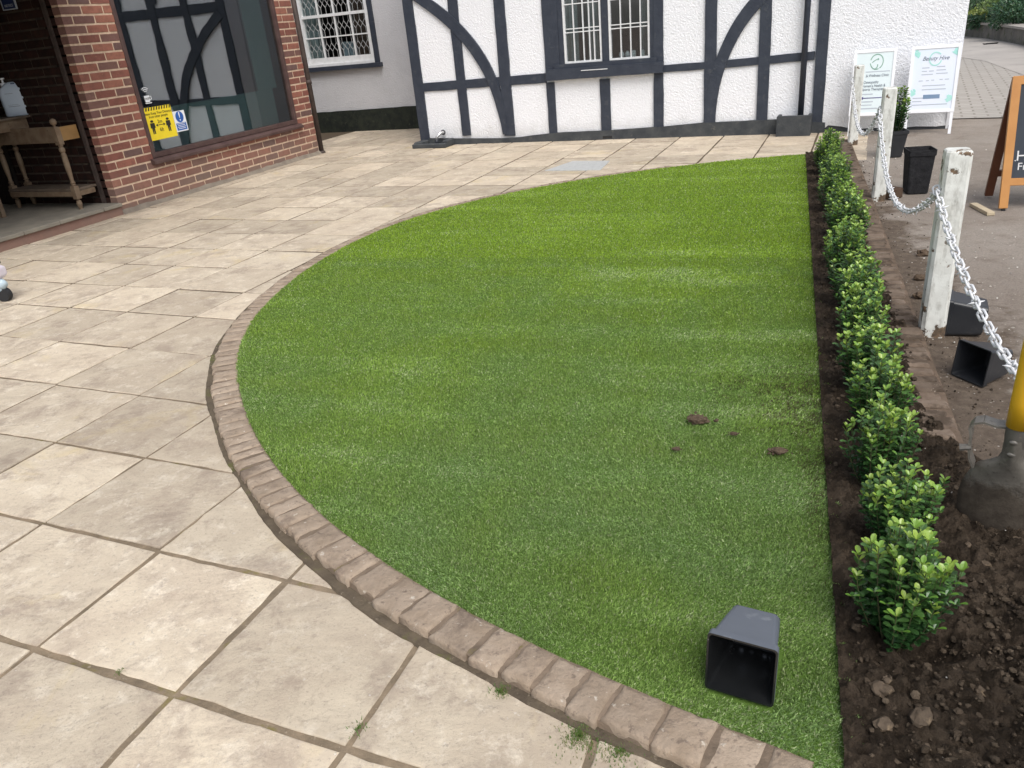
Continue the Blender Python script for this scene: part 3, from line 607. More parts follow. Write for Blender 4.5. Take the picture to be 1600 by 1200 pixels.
for k in range(9000):
    t = rr.choice([rr.uniform(-1, 1.8), rr.uniform(-.3, .6), rr.uniform(1.5, 6.4)]); s = rr.uniform(.0, .30) if t > 1.4 else rr.uniform(0, 1.1)
    if rr.random() < .22: s = .28+abs(rr.gauss(0, .16))
    p = TS(t, s); z = soil_z(p.x, p.y); sz = min(abs(rr.gauss(0, .0038))+.0015, .011)
    if z < 0: sz *= .6
    lump(cr, (p.x, p.y, max(z, -.002)+sz*.3), sz, (1, rr.uniform(.6, 1), .7), k, 6, .35, rr.uniform(0, 3))
tag(cr.build('soil_crumbs', MT['crumb'], smooth=False), 'loose soil crumbs over the bed and path', None, kind='stuff')
cr = MB()
for k in range(520):
    t, s = rr.uniform(-.5, 7.5), rr.uniform(.12, 1.0)**1; s = s if rr.random() < .6 else rr.uniform(.4, 2.5)
    p = TS(t, s); z = soil_z(p.x, p.y) if s < 2.1 and t < 6.5 else 0; sz = rr.uniform(.0015, .0045)*(1+.2*max(0, t))*.8
    lump(cr, (p.x, p.y, max(z, 0)+sz*.4), sz, (1, rr.uniform(.5, .9), .5), k, 5, .3, rr.uniform(0, 3))
tag(cr.build('pale_grit', MT['chip']), 'scattered pale grit on the path', None, kind='stuff')
for i, (px, py, r_, lab) in enumerate([(1380, 1137, .020, 'tan stone half buried beside the turf corner'), (1438, 1130, .026, 'ochre stone in the dark soil below the nearest shrub'), (1528, 1074, .018, 'pale stone in the soil on the right of the nearest shrub'), (1378, 1080, .024, 'dull brown stone at the turf edge'), (1385, 1070, .012, 'small grey stone near the turf edge'), (1448, 1170, .013, 'small yellowish stone lowest in the soil'), (1535, 878, .020, 'brown stone in front of the spade'), (1590, 851, .018, 'buff stone under the right of the spade'), (1512, 853, .010, 'small buff stone left of the spade tip')]):
    p = G(px, py, .03); m = MB(); lump(m, (0, 0, 0), r_, (1, .75, .6), i+60, 12, .3, i*.9); o = m.build('stone', MT['stone'], loc=(p.x, p.y, soil_z(p.x, p.y)-r_*.12), smooth=False); tag(o, lab, 'stone', 'stones in the soil')
for i, (px, py, r_, lab) in enumerate([(1090, 657, .028, 'largest soil clod lying on the lawn'), (1056, 703, .011, 'small dark clod on the lawn, lower left of the big one'), (1147, 679, .011, 'small dark clod on the lawn, right of the big one'), (1216, 706, .020, 'crumbly clod on the dirty patch of the lawn near the bed')]):
    p = G(px, py, .03); m = MB(); lump(m, (0, 0, 0), r_, (1.25, .7, .55), i+80, 14, .35, -.3)
    rq = random.Random(i)
    for _ in range(14): lump(m, (rq.gauss(0, r_*.9), rq.gauss(0, r_*.6), rq.uniform(-.004, .006)), r_*rq.uniform(.12, .3), (1, 1, .7), _, 6, .3)
    o = m.build('soil_clod', MT['clod'], loc=(p.x, p.y, .034)); tag(o, lab, 'soil clod', 'clods on the lawn')
for i, (px, py, r_, lab) in enumerate([(1443, 396, .032, 'dark lump on the path just left of the nearest post'), (1489, 396, .030, 'dark lump on the path just right of the nearest post'), (1437, 434, .026, 'round dark lump on the path beside the nearest post'), (1437, 462, .025, 'small dark lump at the foot side of the nearest post'), (1428, 538, .028, 'brown lump on the kerb in front of the nearest post')]):
    p = G(px, py, .01); m = MB(); lump(m, (0, 0, 0), r_, (1.1, .8, .6), i+20, 12, .35, -.3); o = m.build('earth_lump', MT['clod'], loc=(p.x, p.y, .012), smooth=False); tag(o, lab, 'earth lump', 'earth lumps by the nearest post')
m = MB().box(-.055, .055, -.05, .05, 0, .07, ch=.006); p = G(1391, 309); tag(m.build('brick', M('dark_old_brick', L(.07, .045, .035), L(.10, .07, .05), 20, .9, .1, .8, 50, .006), loc=p, rotz=.3), 'dark old brick on the path behind the middle post', 'brick')
# ------------------------------------------------------------------ kerb beyond the hedge
kb = MB(); km = MB(); t = 1.1; k = 0
while t < 7.2:
    rr = random.Random(k+900); wl = rr.uniform(.062, .078); k += 1
    zz = .025+rr.uniform(-.006, .006)-(.03 if t < 1.3 else 0); g0 = rr.uniform(.002, .006)
    s0, s1 = .275+rr.uniform(-.012, .01), .375+rr.uniform(-.01, .01); tl = rr.uniform(-.08, .08)
    c1 = [(t+g0, s0), (t+wl-g0, s0), (t+wl-g0, s1), (t+g0, s1)]; ring = []
    for q_ in range(4):
        (a0, b0), (a1, b1) = c1[q_], c1[(q_+1) % 4]
        for j in range(4): u_ = j/4; ring.append((a0+(a1-a0)*u_+rr.gauss(0, .002), b0+(b1-b0)*u_+rr.gauss(0, .0025)))
    n_ = len(ring); mt_, ms = t+wl/2, (s0+s1)/2; vs = []
    for ins, dz_ in ((0, -.05), (0, -.010), (.010, 0)):
        for a, b in ring:
            da, db = mt_-a, ms-b; l = math.hypot(da, db); vs.append(TS(a+da/l*ins, b+db/l*ins, zz+dz_+tl*(a-mt_)))
    vs.append(TS(mt_, ms, zz)); fs = [(l_*n_+q_, (l_+1)*n_+q_, (l_+1)*n_+(q_+1) % n_, l_*n_+(q_+1) % n_) for l_ in range(2) for q_ in range(n_)]+[(2*n_+(q_+1) % n_, 2*n_+q_, 3*n_) for q_ in range(n_)]
    fs = [f[::-1] for f in fs]; kb.add(vs, fs); t += wl
q = [TS(1.1, .27), TS(7.2, .27), TS(7.2, .385), TS(1.1, .385)]; km.slab([(p.x, p.y) for p in q], -.04, .018)
kerb = thing('brick_kerb', 'straight worn brick kerb half buried in soil between hedge and path', 'kerb'); kb.build('brick_course', MT['kerbbrick'], kerb); km.build('mortar_bed', MT['kerbmortar'], kerb)
# ------------------------------------------------------------------ box hedge plants
def leaf(mb, p, d, n, L_, W_, c):
    d = d.normalized(); s_ = d.cross(n)
    if s_.length < 1e-4: s_ = d.cross(Vector((1, .3, 0)))
    s_.normalize(); n = s_.cross(d).normalized(); cup = .14*L_
    q = lambda a, w_, u: p+d*L_*a+s_*W_*w_+n*cup*u
    v = [p, q(.28, .27, .4), q(.58, .46, .6), q(.84, .38, .3), q(.99, .10, -.2), q(.99, -.10, -.2), q(.84, -.38, .3), q(.58, -.46, .6), q(.28, -.27, .4), q(.45, 0, -.05), q(.8, 0, -.05)]
    mb.add(v, [(0, 1, 9), (1, 2, 9), (2, 3, 10, 9), (3, 4, 5, 10), (5, 6, 10), (10, 6, 7, 9), (7, 8, 9), (8, 0, 9)], c)
def box_plant(seed, H_=.27, Rr=.095, stems=46, ll=.0235):
    rr = random.Random(seed); fo = MB(); st = MB()
    for k in range(stems):
        a = rr.uniform(0, 6.28); q_ = math.sqrt(rr.random()); r1 = Rr*q_*rr.uniform(.85, 1.15); h = H_*(1-.30*q_**2)*rr.uniform(.70, 1.06)
        b = Vector((math.cos(a)*r1*.35, math.sin(a)*r1*.35, 0)); tp = Vector((math.cos(a)*r1, math.sin(a)*r1, h)); md = (b+tp)/2+Vector((math.cos(a)*r1*.22, math.sin(a)*r1*.22, -h*.02))
        P_ = [b*(1-t)**2+md*2*t*(1-t)+tp*t*t for t in [i/8 for i in range(9)]]; st.tube(P_, [.0022-.0014*i/8 for i in range(9)], 5)
        nn = int(h/.0115); phase = rr.uniform(0, 3); limy = rr.random() < .38
        for i in range(2, nn+1):
            t = i/nn; p = b*(1-t)**2+md*2*t*(1-t)+tp*t*t; tip = t > (.88 if limy else .97)
            if t < .16 and rr.random() < .6: continue
            for sgn in ((0, 1) if t < .98 else (0, 1, 2, 3)):
                an = phase+i*1.57+sgn*math.pi*(1 if t < .98 else .5)+rr.uniform(-.3, .3); el = rr.uniform(.1, .6)+(.45 if tip else 0)
                d = Vector((math.cos(an)*math.cos(el), math.sin(an)*math.cos(el), math.sin(el)))
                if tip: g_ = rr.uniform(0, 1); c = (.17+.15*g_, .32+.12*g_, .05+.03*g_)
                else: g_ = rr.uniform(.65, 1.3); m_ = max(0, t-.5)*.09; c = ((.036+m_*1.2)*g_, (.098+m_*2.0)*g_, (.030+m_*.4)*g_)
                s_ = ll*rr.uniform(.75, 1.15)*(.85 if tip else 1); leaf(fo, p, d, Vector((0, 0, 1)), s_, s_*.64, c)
        if rr.random() < .5:        # side shoot
            t = rr.uniform(.4, .7); p = b*(1-t)**2+md*2*t*(1-t)+tp*t*t; an = a+rr.uniform(-1, 1); e = p+Vector((math.cos(an)*.03, math.sin(an)*.03, .035)); st.tube([p, e], .001, 4)
            for i in range(7):
                q2_ = p.lerp(e, .3+.7*i/6); an = i*2.4; d = Vector((math.cos(an)*.8, math.sin(an)*.8, .4)); leaf(fo, q2_, d, Vector((0, 0, 1)), ll*.8, ll*.45, (.13, .27, .045) if i > 4 else (.05, .135, .035))
    return fo, st
protos = []
def plant_thing(seed, label, loc, rot, sc, group='young box shrubs of the hedge', **kw):
    r = thing('box_shrub', label, 'shrub', loc, rot, group); fo, st = box_plant(seed, **kw)
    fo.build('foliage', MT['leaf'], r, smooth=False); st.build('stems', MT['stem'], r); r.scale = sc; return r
PL = [.378]+[.70+.302*i for i in range(20)]
names = ['nearest and fullest box shrub, beside the planting hole', 'second box shrub from the camera, with a stray shoot to its right', 'third box shrub from the camera, level with the top of the spade', 'fourth box shrub from the camera, left of the open tipped pot on the path']
ordn = ['fifth', 'sixth', 'seventh', 'eighth', 'ninth', 'tenth', 'eleventh', 'twelfth', 'thirteenth', 'fourteenth', 'fifteenth', 'sixteenth', 'seventeenth', 'eighteenth', 'nineteenth', 'twentieth', 'last']
near_marks = {6: ' beside the foot of the nearest post', 13: ' beside the middle post'}
rh = random.Random(3)
for i, t in enumerate(PL):
    if t > 6.35: break
    lab = names[i] if i < 4 else f'{ordn[i-4]} box shrub from the camera in the hedge'+near_marks.get(i, '')
    if t+.302 > 6.35: lab = 'farthest box shrub, at the corner of the lawn by the house'
    p = TS(t, .115+rh.uniform(-.018, .018)-(.012 if i == 0 else 0)+(.012 if i > 8 else 0)); sc = rh.uniform(.90, 1.15); hz = rh.uniform(.88, 1.16)
    if i == 0: sc, hz = 1.0, 1.14
    loc = (p.x, p.y, soil_z(p.x, p.y)-.004)
    if i < 5: r = plant_thing(i+1, lab, loc, rh.uniform(0, 6), (sc, sc, hz), stems=56 if i == 0 else 42); protos.append(r)
    else:
        r = copy_tree(protos[1+i % 4]); r.location = loc; r.rotation_euler = (rh.uniform(-.1, .1), rh.uniform(-.1, .1), rh.uniform(0, 6)); r.scale = (sc*1.0, sc*1.0, hz); r['label'] = lab
# stray shoot to the right of the second shrub
sh = MB(); sf = MB(); b = G(1462, 800, .0); P_ = [b+Vector((0, 0, .0)), b+Vector((.006, 0, .05)), b+Vector((.010, .0, .10))]; sh.tube(P_, .0015, 5)
for i in range(22):
    t = i/21; p = b+Vector((.010*t, 0, .02+.085*t)); an = i*2.2; d = Vector((math.cos(an)*.8, math.sin(an)*.8, .3+.5*t)); leaf(sf, p, d, Vector((0, 0, 1)), .020, .011, (.24, .40, .06) if t > .85 else (.055, .13, .035))
r = thing('box_sprig', 'thin single sprig of box standing apart at the kerb side', 'sprig'); sh.build('stems', MT['stem'], r); sf.build('foliage', MT['leaf'], r)
# ------------------------------------------------------------------ white chain posts and spiked chains
def post(label, t, s, hh, wv=.088, rot=.35):
    m = MB(); rr = random.Random(int(t*10)); secs = []
    for (z, i_) in ((-.03, .0), (.004, .0), (.2, .0), (.4, .001), (.6, .0), (hh-.02, .0), (hh-.006, .001), (hh, .006)):
        h_ = wv/2-i_; ch = .012; ring = []
        for sx, sy in ((-1, -1), (1, -1), (1, 1), (-1, 1)):
            a = [(sx*h_, sy*(h_-ch)), (sx*(h_-ch), sy*h_)]; a = a if sx*sy > 0 else a[::-1]
            ring += a
        secs.append([(x+rr.uniform(-.001, .001), y+rr.uniform(-.001, .001), z) for x, y in ring])
    vs = [p for r_ in secs for p in r_]; fs = [(i*8+k, i*8+(k+1) % 8, (i+1)*8+(k+1) % 8, (i+1)*8+k) for i in range(len(secs)-1) for k in range(8)]+[tuple(range(7, -1, -1)), tuple(range((len(secs)-1)*8, len(secs)*8))]
    m.add(vs, fs); r = thing('chain_post', label, 'post', TS(t, s), rot, 'white posts along the kerb'); m.build('post_shaft', MT['peel'], r)
    return r
PT = [-.12, 2.29, 4.76, 7.08]; PS = .425
post('nearest white post, square with rusty bare patch at its foot', PT[1], PS, .755, .092, R(-20.5)+.0)
post('middle white post, scuffed, between nearest and farthest', PT[2], PS, .735, .085, R(-20.5))
post('farthest white post, black peeling patches near its top', PT[3], PS-.03, .70, .085, R(-20.5))
post('white post just outside the frame carrying the near chain', PT[0], PS+.02, .755, .09, R(-20.5))
def chain(label, t0, t1, z0, z1, zmin, tm, s0, s1, pitch=.042, lw=.0046):
    m = MB(); P_ = []
    def zf(t):
        return zmin+(z0-zmin)*((t-tm)/(t0-tm))**2 if t < tm else zmin+(z1-zmin)*((t-tm)/(t1-tm))**2
    T_ = np.linspace(t0, t1, 400); pts_ = np.array([[*TS(t, s0+(s1-s0)*(t-t0)/(t1-t0))[:2], zf(t)] for t in T_]); dd = np.r_[0, np.cumsum(np.linalg.norm(np.diff(pts_, axis=0), axis=1))]
    n_ = int(dd[-1]/pitch); rr = random.Random(int(t0*7))
    for k in range(n_+1):
        sx = dd[-1]*k/n_; c = Vector([np.interp(sx, dd, pts_[:, j]) for j in range(3)]); c2 = Vector([np.interp(min(sx+.01, dd[-1]), dd, pts_[:, j]) for j in range(3)]); c1 = Vector([np.interp(max(sx-.01, 0), dd, pts_[:, j]) for j in range(3)])
        ax_ = (c2-c1).normalized(); up = Vector((0, 0, 1)); sd_ = ax_.cross(up).normalized(); up2 = sd_.cross(ax_)
        a = (math.pi/4 if k % 2 else -math.pi/4)+rr.uniform(-.35, .35); wv = sd_*math.cos(a)+up2*math.sin(a)
        lh, lr = pitch*.46, .0118; ring = []
        for j in range(14):
            th = 6.2832*j/14; ring.append(c+ax_*(math.cos(th)*lr+(lh-.002 if math.cos(th) > 0 else -lh+.002))+wv*(math.sin(th)*lr))
        ring += [ring[0], ring[1]]; m.tube(ring, lw*.9, 6, cap=False)
        if k % 5 == 1:
            nb = ax_.cross(wv); a0 = rr.uniform(0, 3)
            for q_ in range(4):
                dv = wv*math.cos(a0+q_*1.5708)+nb*math.sin(a0+q_*1.5708); m.tube([c+dv*.004, c+dv*.013, c+dv*.026], [.0045, .0036, .0006], 6)
    o = m.build('spiked_chain', MT['chain'], smooth=True); return tag(o, label, 'chain', 'spiked chains between the posts')
chain('nearest white spiked chain, running from the nearest post out of the frame', PT[0], PT[1], .60, .60, .355, PT[1]-1.22, PS+.075, PS-.055)
chain('middle white spiked chain hanging between nearest and middle posts', PT[1], PT[2], .59, .60, .285, PT[1]+1.30, PS-.05, PS-.05)
chain('farthest white spiked chain between middle and farthest posts', PT[2], PT[3], .59, .58, .29, PT[2]+1.2, PS-.05, PS-.08)
# ------------------------------------------------------------------ pots
def square_pot(wt, wb, dp, mat_in, mat_out, th=.0022, holes=False, lip=.003):
    def ring(h_, z, r_=.16):
        out = []; c = h_*r_
        for q_, (sx, sy) in enumerate(((1, -1), (1, 1), (-1, 1), (-1, -1))):
            for j in range(5):
                a = -math.pi/2+q_*math.pi/2+j*math.pi/8; out.append((sx*(h_-c)+math.cos(a)*c, sy*(h_-c)+math.sin(a)*c, z))
        return out
    o = MB(); rims = [ring(wb/2*.9, 0, .3), ring(wb/2, .004, .3), ring(wb/2+(wt-wb)/2*.30, dp*.30, .22), ring(wb/2+(wt-wb)/2*.86, dp*.86, .15), ring(wt/2-.0005, dp*.865, .12), ring(wt/2+lip*.7, dp*.875, .12), ring(wt/2+lip, dp, .12)]
    n_ = 20; vs = [p for r_ in rims for p in r_]; fs = [(i*n_+k, i*n_+(k+1) % n_, (i+1)*n_+(k+1) % n_, (i+1)*n_+k) for i in range(len(rims)-1) for k in range(n_)]+([] if holes else [tuple(range(n_-1, -1, -1))])
    o.add(vs, fs); q_ = MB(); ri = [ring(wt/2+lip, dp+.0002, .12), ring(wt/2-.001, dp+.0002, .12), ring(wb/2+(wt-wb)/2*.86-th, dp*.86, .15), ring(wb/2+(wt-wb)/2*.3-th, dp*.30, .22), ring(wb/2-th, .006, .3)]
    vs = [p for r_ in ri for p in r_]; fs = [(i*n_+k, i*n_+(k+1) % n_, (i+1)*n_+(k+1) % n_, (i+1)*n_+k) for i in range(len(ri)-1) for k in range(n_)]+([] if holes else [tuple(range((len(ri)-1)*n_, len(ri)*n_))])
    q_.add(vs, fs)
    if holes:                       # a floor with drainage holes cut through it
        N = 14; a = wb/2-.001; g = [-a+2*a*k/N for k in range(N+1)]; hole = {(3, 10), (3, 11), (4, 11), (4, 10), (10, 10), (10, 11), (9, 11), (6, 11), (7, 11), (3, 3), (3, 2), (10, 3), (10, 2), (6, 2)}
        for i in range(N):
            for j in range(N):
                if (i, j) in hole or (i in (0, N-1) and j in (0, N-1)): continue
                q_.box(g[i], g[i+1], g[j], g[j+1], .002, .0055)
    return o, q_
def place_pot(label, A, B2, wt, wb, dp, mo, mi, roll=0., z=0., name='plant_pot', extra_tilt=0.):
    """pot on its side: lower rim edge from A to B on the surface, opening towards the camera side of that edge"""
    A = Vector((A.x, A.y, z)); B2 = Vector((B2.x, B2.y, z)); xd = (B2-A).normalized(); mid = (A+B2)/2
    axis_h = Vector((0, 0, 1)).cross(xd)      # horizontal, perpendicular to the rim edge
    if axis_h.dot(Vector((mid.x, mid.y, 0))) > 0: axis_h = -axis_h            # opening towards the camera
    th = math.atan2((wt-wb)/2, dp)+extra_tilt; zd = (axis_h*math.cos(th)+Vector((0, 0, 1))*math.sin(th)).normalized(); yd = zd.cross(xd).normalized()
    if yd.z < 0: xd = -xd; yd = zd.cross(xd).normalized()
    Rm = Matrix(((xd.x, yd.x, zd.x), (xd.y, yd.y, zd.y), (xd.z, yd.z, zd.z)))
    r = thing(name, label, 'plant pot', (0, 0, 0), 0, 'empty black nursery pots')
    o, q_ = square_pot(wt, wb, dp, mi, mo, holes=extra_tilt == 0.); lower = Vector((0, -wt/2-.003, dp)); loc = mid-Rm @ lower
    r.matrix_world = Matrix.Translation(loc) @ Rm.to_4x4(); o.build('pot_wall', mo, r, smooth=False, bevel=0); q_.build('pot_inside', mi, r); return r
A, B2 = G(1103, 1073, .03), G(1206, 1104, .03)
place_pot('empty black square pot lying on its side on the artificial lawn', A, B2, (A-B2).length, (A-B2).length*.76, .150, MT['pot_grey'], M('glossy_black_plastic', L(.010, .011, .012), L(.016, .017, .018), 8, .22, .6, .25, 16, .006, spots=[(30, .68, .73, L(.10, .10, .095))]), z=.027)
A, B2 = G(1486, 583), G(1533, 606)
place_pot('empty black square pot tipped over on the path, open end facing the hedge', G(1484, 584), G(1537, 607), .135, .10, .14, MT['pot'], MT['pot'], extra_tilt=-.03)
# the pot by the nearest post shows its base and a lit side
r = thing('plant_pot', 'empty black square pot on its side behind the foot of the nearest post', 'plant pot', (0, 0, 0), 0, 'empty black nursery pots'); o, q_ = square_pot(.155, .125, .15, None, None)
c = G(1497, 522); xd = Vector((math.cos(R(-28)), math.sin(R(-28)), 0)); zd = Vector((-xd.x, -xd.y, .08)).normalized(); yd = Vector((0, 0, 1)); xx = yd.cross(zd).normalized(); yd = zd.cross(xx)
r.matrix_world = Matrix.Translation(Vector((c.x+.035, c.y+.035, .070))-zd*.075) @ Matrix(((xx.x, yd.x, zd.x), (xx.y, yd.y, zd.y), (xx.z, yd.z, zd.z))).to_4x4()
o.build('pot_wall', MT['pot'], r); q_.build('pot_inside', MT['pot'], r)
# tall matt planter standing on the path
def tall_pot(label, loc, wt, wb, h, rot, mat, grp=None, dmg=0.):
    r = thing('planter', label, 'planter', loc, rot, grp); o, q_ = square_pot(wt, wb, h, None, None, .004, lip=.004); o.build('planter_wall', mat, r); q_.build('planter_inside', mat, r)
    s_ = MB(); s_.box(-wt/2*.86, wt/2*.86, -wt/2*.86, wt/2*.86, h-.03, h-.02); s_.build('dark_fill', MT['dark'], r); return r  # dark plate: soil under the shrub, painted hollow shade in the empty planter
p = G(1434, 303); tall_pot('tall matt black planter standing empty on the path', (p.x+.01, p.y+.06, 0), .168, .14, .30, R(-14), MT['pot_rough'])
p = G(1401, 246); tp_ = tall_pot('slim black pot holding the dark green shrub by the signs', (p.x, p.y+.06, 0), .16, .11, .22, R(-10), MT['pot'])
r = plant_thing(31, 'dark green shrub growing in the slim black pot by the signs', (p.x, p.y+.06, .19), 0, (1, 1, 1), group=None, H_=.36, Rr=.12, stems=24, ll=.034)
# ------------------------------------------------------------------ spade
c = G(1556, 835, .0); SPR = math.atan2(c.y, c.x)-math.pi/2
spd = thing('spade', 'muddy steel digging spade with yellow shaft stuck upright in the soil', 'spade', c, SPR)
def hz(px, py): return onV(px, py, c, SPR)
bm_ = MB(); prof = []
for k in range(25):
    t = k/24; z = -.10+t*.40
    if z < .0: hw = .100-.012*(-z/.10)**2
    elif z < .09: hw = .099+.006*(z/.09)
    elif z < .185: hw = .105-.025*((z-.09)/.095)**1.8
    elif z < .245: hw = .080-.054*(.5-.5*math.cos(math.pi*(z-.185)/.06))
    else: hw = .025
    prof.append((z, hw))
nx_ = 17; vs = []
for side in (0, 1):
    for (z, hw) in prof:
        for j in range(nx_):
            u_ = -1+2*j/(nx_-1); cur = .030*(u_*u_)*min(1, hw/.1)**1.2; bell = -.026*(.5-.5*math.cos(math.pi*min(1, max(0, (z-.10)/.17))))*(1-abs(u_)**1.7)*(.35+.65*min(1, (.028/max(hw, .028))**.7))
            vs.append((u_*hw, -.010+cur+bell+(.0035 if side else 0)+.02*(z/.3)**2*0, z))
nr = len(prof); fs = []
for side in (0, 1):
    o_ = side*nr*nx_
    for i in range(nr-1):
        for j in range(nx_-1):
            f = (o_+i*nx_+j, o_+i*nx_+j+1, o_+(i+1)*nx_+j+1, o_+(i+1)*nx_+j); fs.append(f if not side else f[::-1])
o_ = nr*nx_
for i in range(nr-1):
    for j in (0, nx_-1): f = (i*nx_+j, (i+1)*nx_+j, o_+(i+1)*nx_+j, o_+i*nx_+j); fs.append(f)
bm_.add(vs, fs); bm_.build('blade', MT['mudsteel'], spd, smooth=True)
so_ = MB(); so_.tube([(0, -.004, .245), (0, -.004, .265), (0, -.004, .30), (0, -.004, .33), (0, -.004, .375)], [.010, .022, .0265, .0265, .0275], 16); so_.build('socket', MT['steel'], spd, smooth=True)
for z in (.262, .296): m = MB(); lump(m, (0, 0, 0), .008, (1.3, .6, .8), 1, 10, 0); m.build('rivet', MT['steel'], spd, loc=(-.004, -.033, z), smooth=True)
tr = MB(); tp = [(-.018, .0, .322), (-.045, .002, .318), (-.075, .006, .322), (-.094, .008, .314), (-.103, .008, .297), (-.097, .006, .275), (-.098, .004, .25), (-.092, .002, .215), (-.080, 0, .190)]
for i in range(len(tp)-1):
    a, b = Vector(tp[i]), Vector(tp[i+1]); d = (b-a).normalized(); nrm = Vector((-d.z, 0, d.x))*.0026; yv = Vector((0, .032, 0))
    tr.add([a-nrm-yv*.3, a+nrm-yv*.3, b+nrm-yv*.3, b-nrm-yv*.3, a-nrm+yv, a+nrm+yv, b+nrm+yv, b-nrm+yv], [(0, 1, 2, 3), (7, 6, 5, 4), (0, 4, 5, 1), (2, 6, 7, 3), (1, 5, 6, 2), (3, 7, 4, 0)])
tr.build('tread', MT['mudsteel'], spd)
bk = MB(); bk.tube([(-.093, .0, .245), (-.118, -.004, .240)], [.008, .010], 8); bk.build('tread_bolt', MT['steel'], spd)
sh = MB(); sh.tube([(0, -.004, .33), (0, -.004, .40), (0, -.002, .7), (0, 0, 1.0)], [.0285, .0285, .026, .024], 20); sh.build('shaft', MT['fibreglass'], spd, smooth=True)
gr = MB(); gr.tube([(0, 0, .98), (-.03, 0, 1.02), (-.055, 0, 1.08), (-.055, 0, 1.10), (.055, 0, 1.10), (.055, 0, 1.08), (.03, 0, 1.02), (0, 0, .98)], .012, 8); gr.build('grip', MT['rubber'], spd, smooth=True)
# ------------------------------------------------------------------ timber framed house (local x along wall, y into the building, z up)
W0_ = G(900, 219); HX = thing('timber_framed_house', 'white roughcast house with blue-black timber frame and casement window', 'house', (W0_.x, W0_.y, 0), TW)
def wpx(px, py): 
    p = onV(px, py, W0_, TW); d = p-Vector((W0_.x, W0_.y, 0)); return d.x*math.cos(TW)+d.y*math.sin(TW), p.z
XL, XR, HT = -2.09, 3.916, 2.75
wl = MB()
wl.prism([(XL, 0), (-.14, 0), (-.14, HT), (XL, HT)], 0, .25); wl.prism([(.97, 0), (2.72, 0), (2.72, HT), (.97, HT)], 0, .25)
wl.prism([(-.14, 0), (.97, 0), (.97, .80), (-.14, .80)], 0, .25); wl.prism([(-.14, 1.85), (.97, 1.85), (.97, HT), (-.14, HT)], 0, .25)
wl.build('wall', MT['white'], HX)
rp = MB(); b_ = [(2.72, .02), (2.78, .07), (2.9, .055), (3.05, .02), (3.2, .03), (3.4, .012), (3.6, .03), (3.78, .022), (XR, .035)]
rp.prism([(XR, HT), (2.72, HT)]+b_, -.012, .25); rp.build('wall', MT['white'], HX)
fb = MB(); fb.prism([(2.72, -.05), (XR-.02, -.05), (XR-.02, .06), (2.72, .09)], -.002, .2); fb.build('footing', MT['plinth'], HX)
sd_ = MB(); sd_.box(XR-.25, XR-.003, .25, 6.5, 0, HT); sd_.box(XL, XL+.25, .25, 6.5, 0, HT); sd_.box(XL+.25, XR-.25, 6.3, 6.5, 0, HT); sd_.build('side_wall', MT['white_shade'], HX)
rf = MB(); rf.prism([(-.25, HT), (6.9, HT), (6.9, HT+.05), (3.3, HT+2.4), (-.25, HT+.05)], XL-.25, XR+.25)
rfo = rf.build('roof', MT['tile'], HX); 
for v in rfo.data.vertices: v.co = Vector((v.co.y, v.co.x, v.co.z))
rfo.data.flip_normals()
def beam(name, pts, proud, parent=HX, mat=None):
    rr = random.Random(int(abs(pts[0][0])*977)+len(pts)); n_ = len(pts); out = []
    for i in range(n_):               # hand-cut edges wander by a millimetre or two
        (x0, z0), (x1, z1) = pts[i], pts[(i+1) % n_]; l = math.hypot(x1-x0, z1-z0); k = max(1, int(l/.12)); nx1, nz1 = -(z1-z0)/l, (x1-x0)/l
        for j in range(k): t = j/k; w_ = 0 if j == 0 else rr.gauss(0, .0017); out.append((x0+(x1-x0)*t+nx1*w_, z0+(z1-z0)*t+nz1*w_))
    return MB().prism(out, -proud, .004).build(name, mat or MT['timber'], parent)
def vb(x0, x1, z0, z1, proud, xb0=None, xb1=None): return beam('timber_post', [(x0 if xb0 is None else xb0, z0), (x1 if xb1 is None else xb1, z0), (x1, z1), (x0, z1)], proud)
vb(-2.10, -1.965, 0, HT, .020); vb(-1.49, -1.362, .10, HT, .0225, -1.49, -1.374); vb(-.895, -.772, .08, HT, .025, -.912, -.772)
vb(-.32, -.14, .69, HT, .0205); vb(-.325, -.225, .09, .66, .0205); vb(.325, .442, .10, .66, .0215); vb(.97, 1.06, .10, HT, .0225, .941, 1.052)
vb(1.50, 1.612, .13, HT, .0245, 1.497, 1.624); vb(2.044, 2.158, .14, HT, .0265, 2.056, 2.170); vb(2.597, 2.72, .0, HT, .0285, 2.616, 2.72)
beam('timber_rail', [(-1.97, .645), (-.93, .655), (-.32, .660), (-.32, .764), (-.90, .757), (-1.97, .744)], .0175)
beam('timber_rail', [(1.05, .690), (1.62, .690), (2.60, .715), (2.60, .795), (1.55, .765), (1.05, .762)], .0175)
beam('timber_rail', [(-1.97, 1.80), (2.60, 1.84), (2.60, 1.97), (-1.97, 1.93)], .0165)
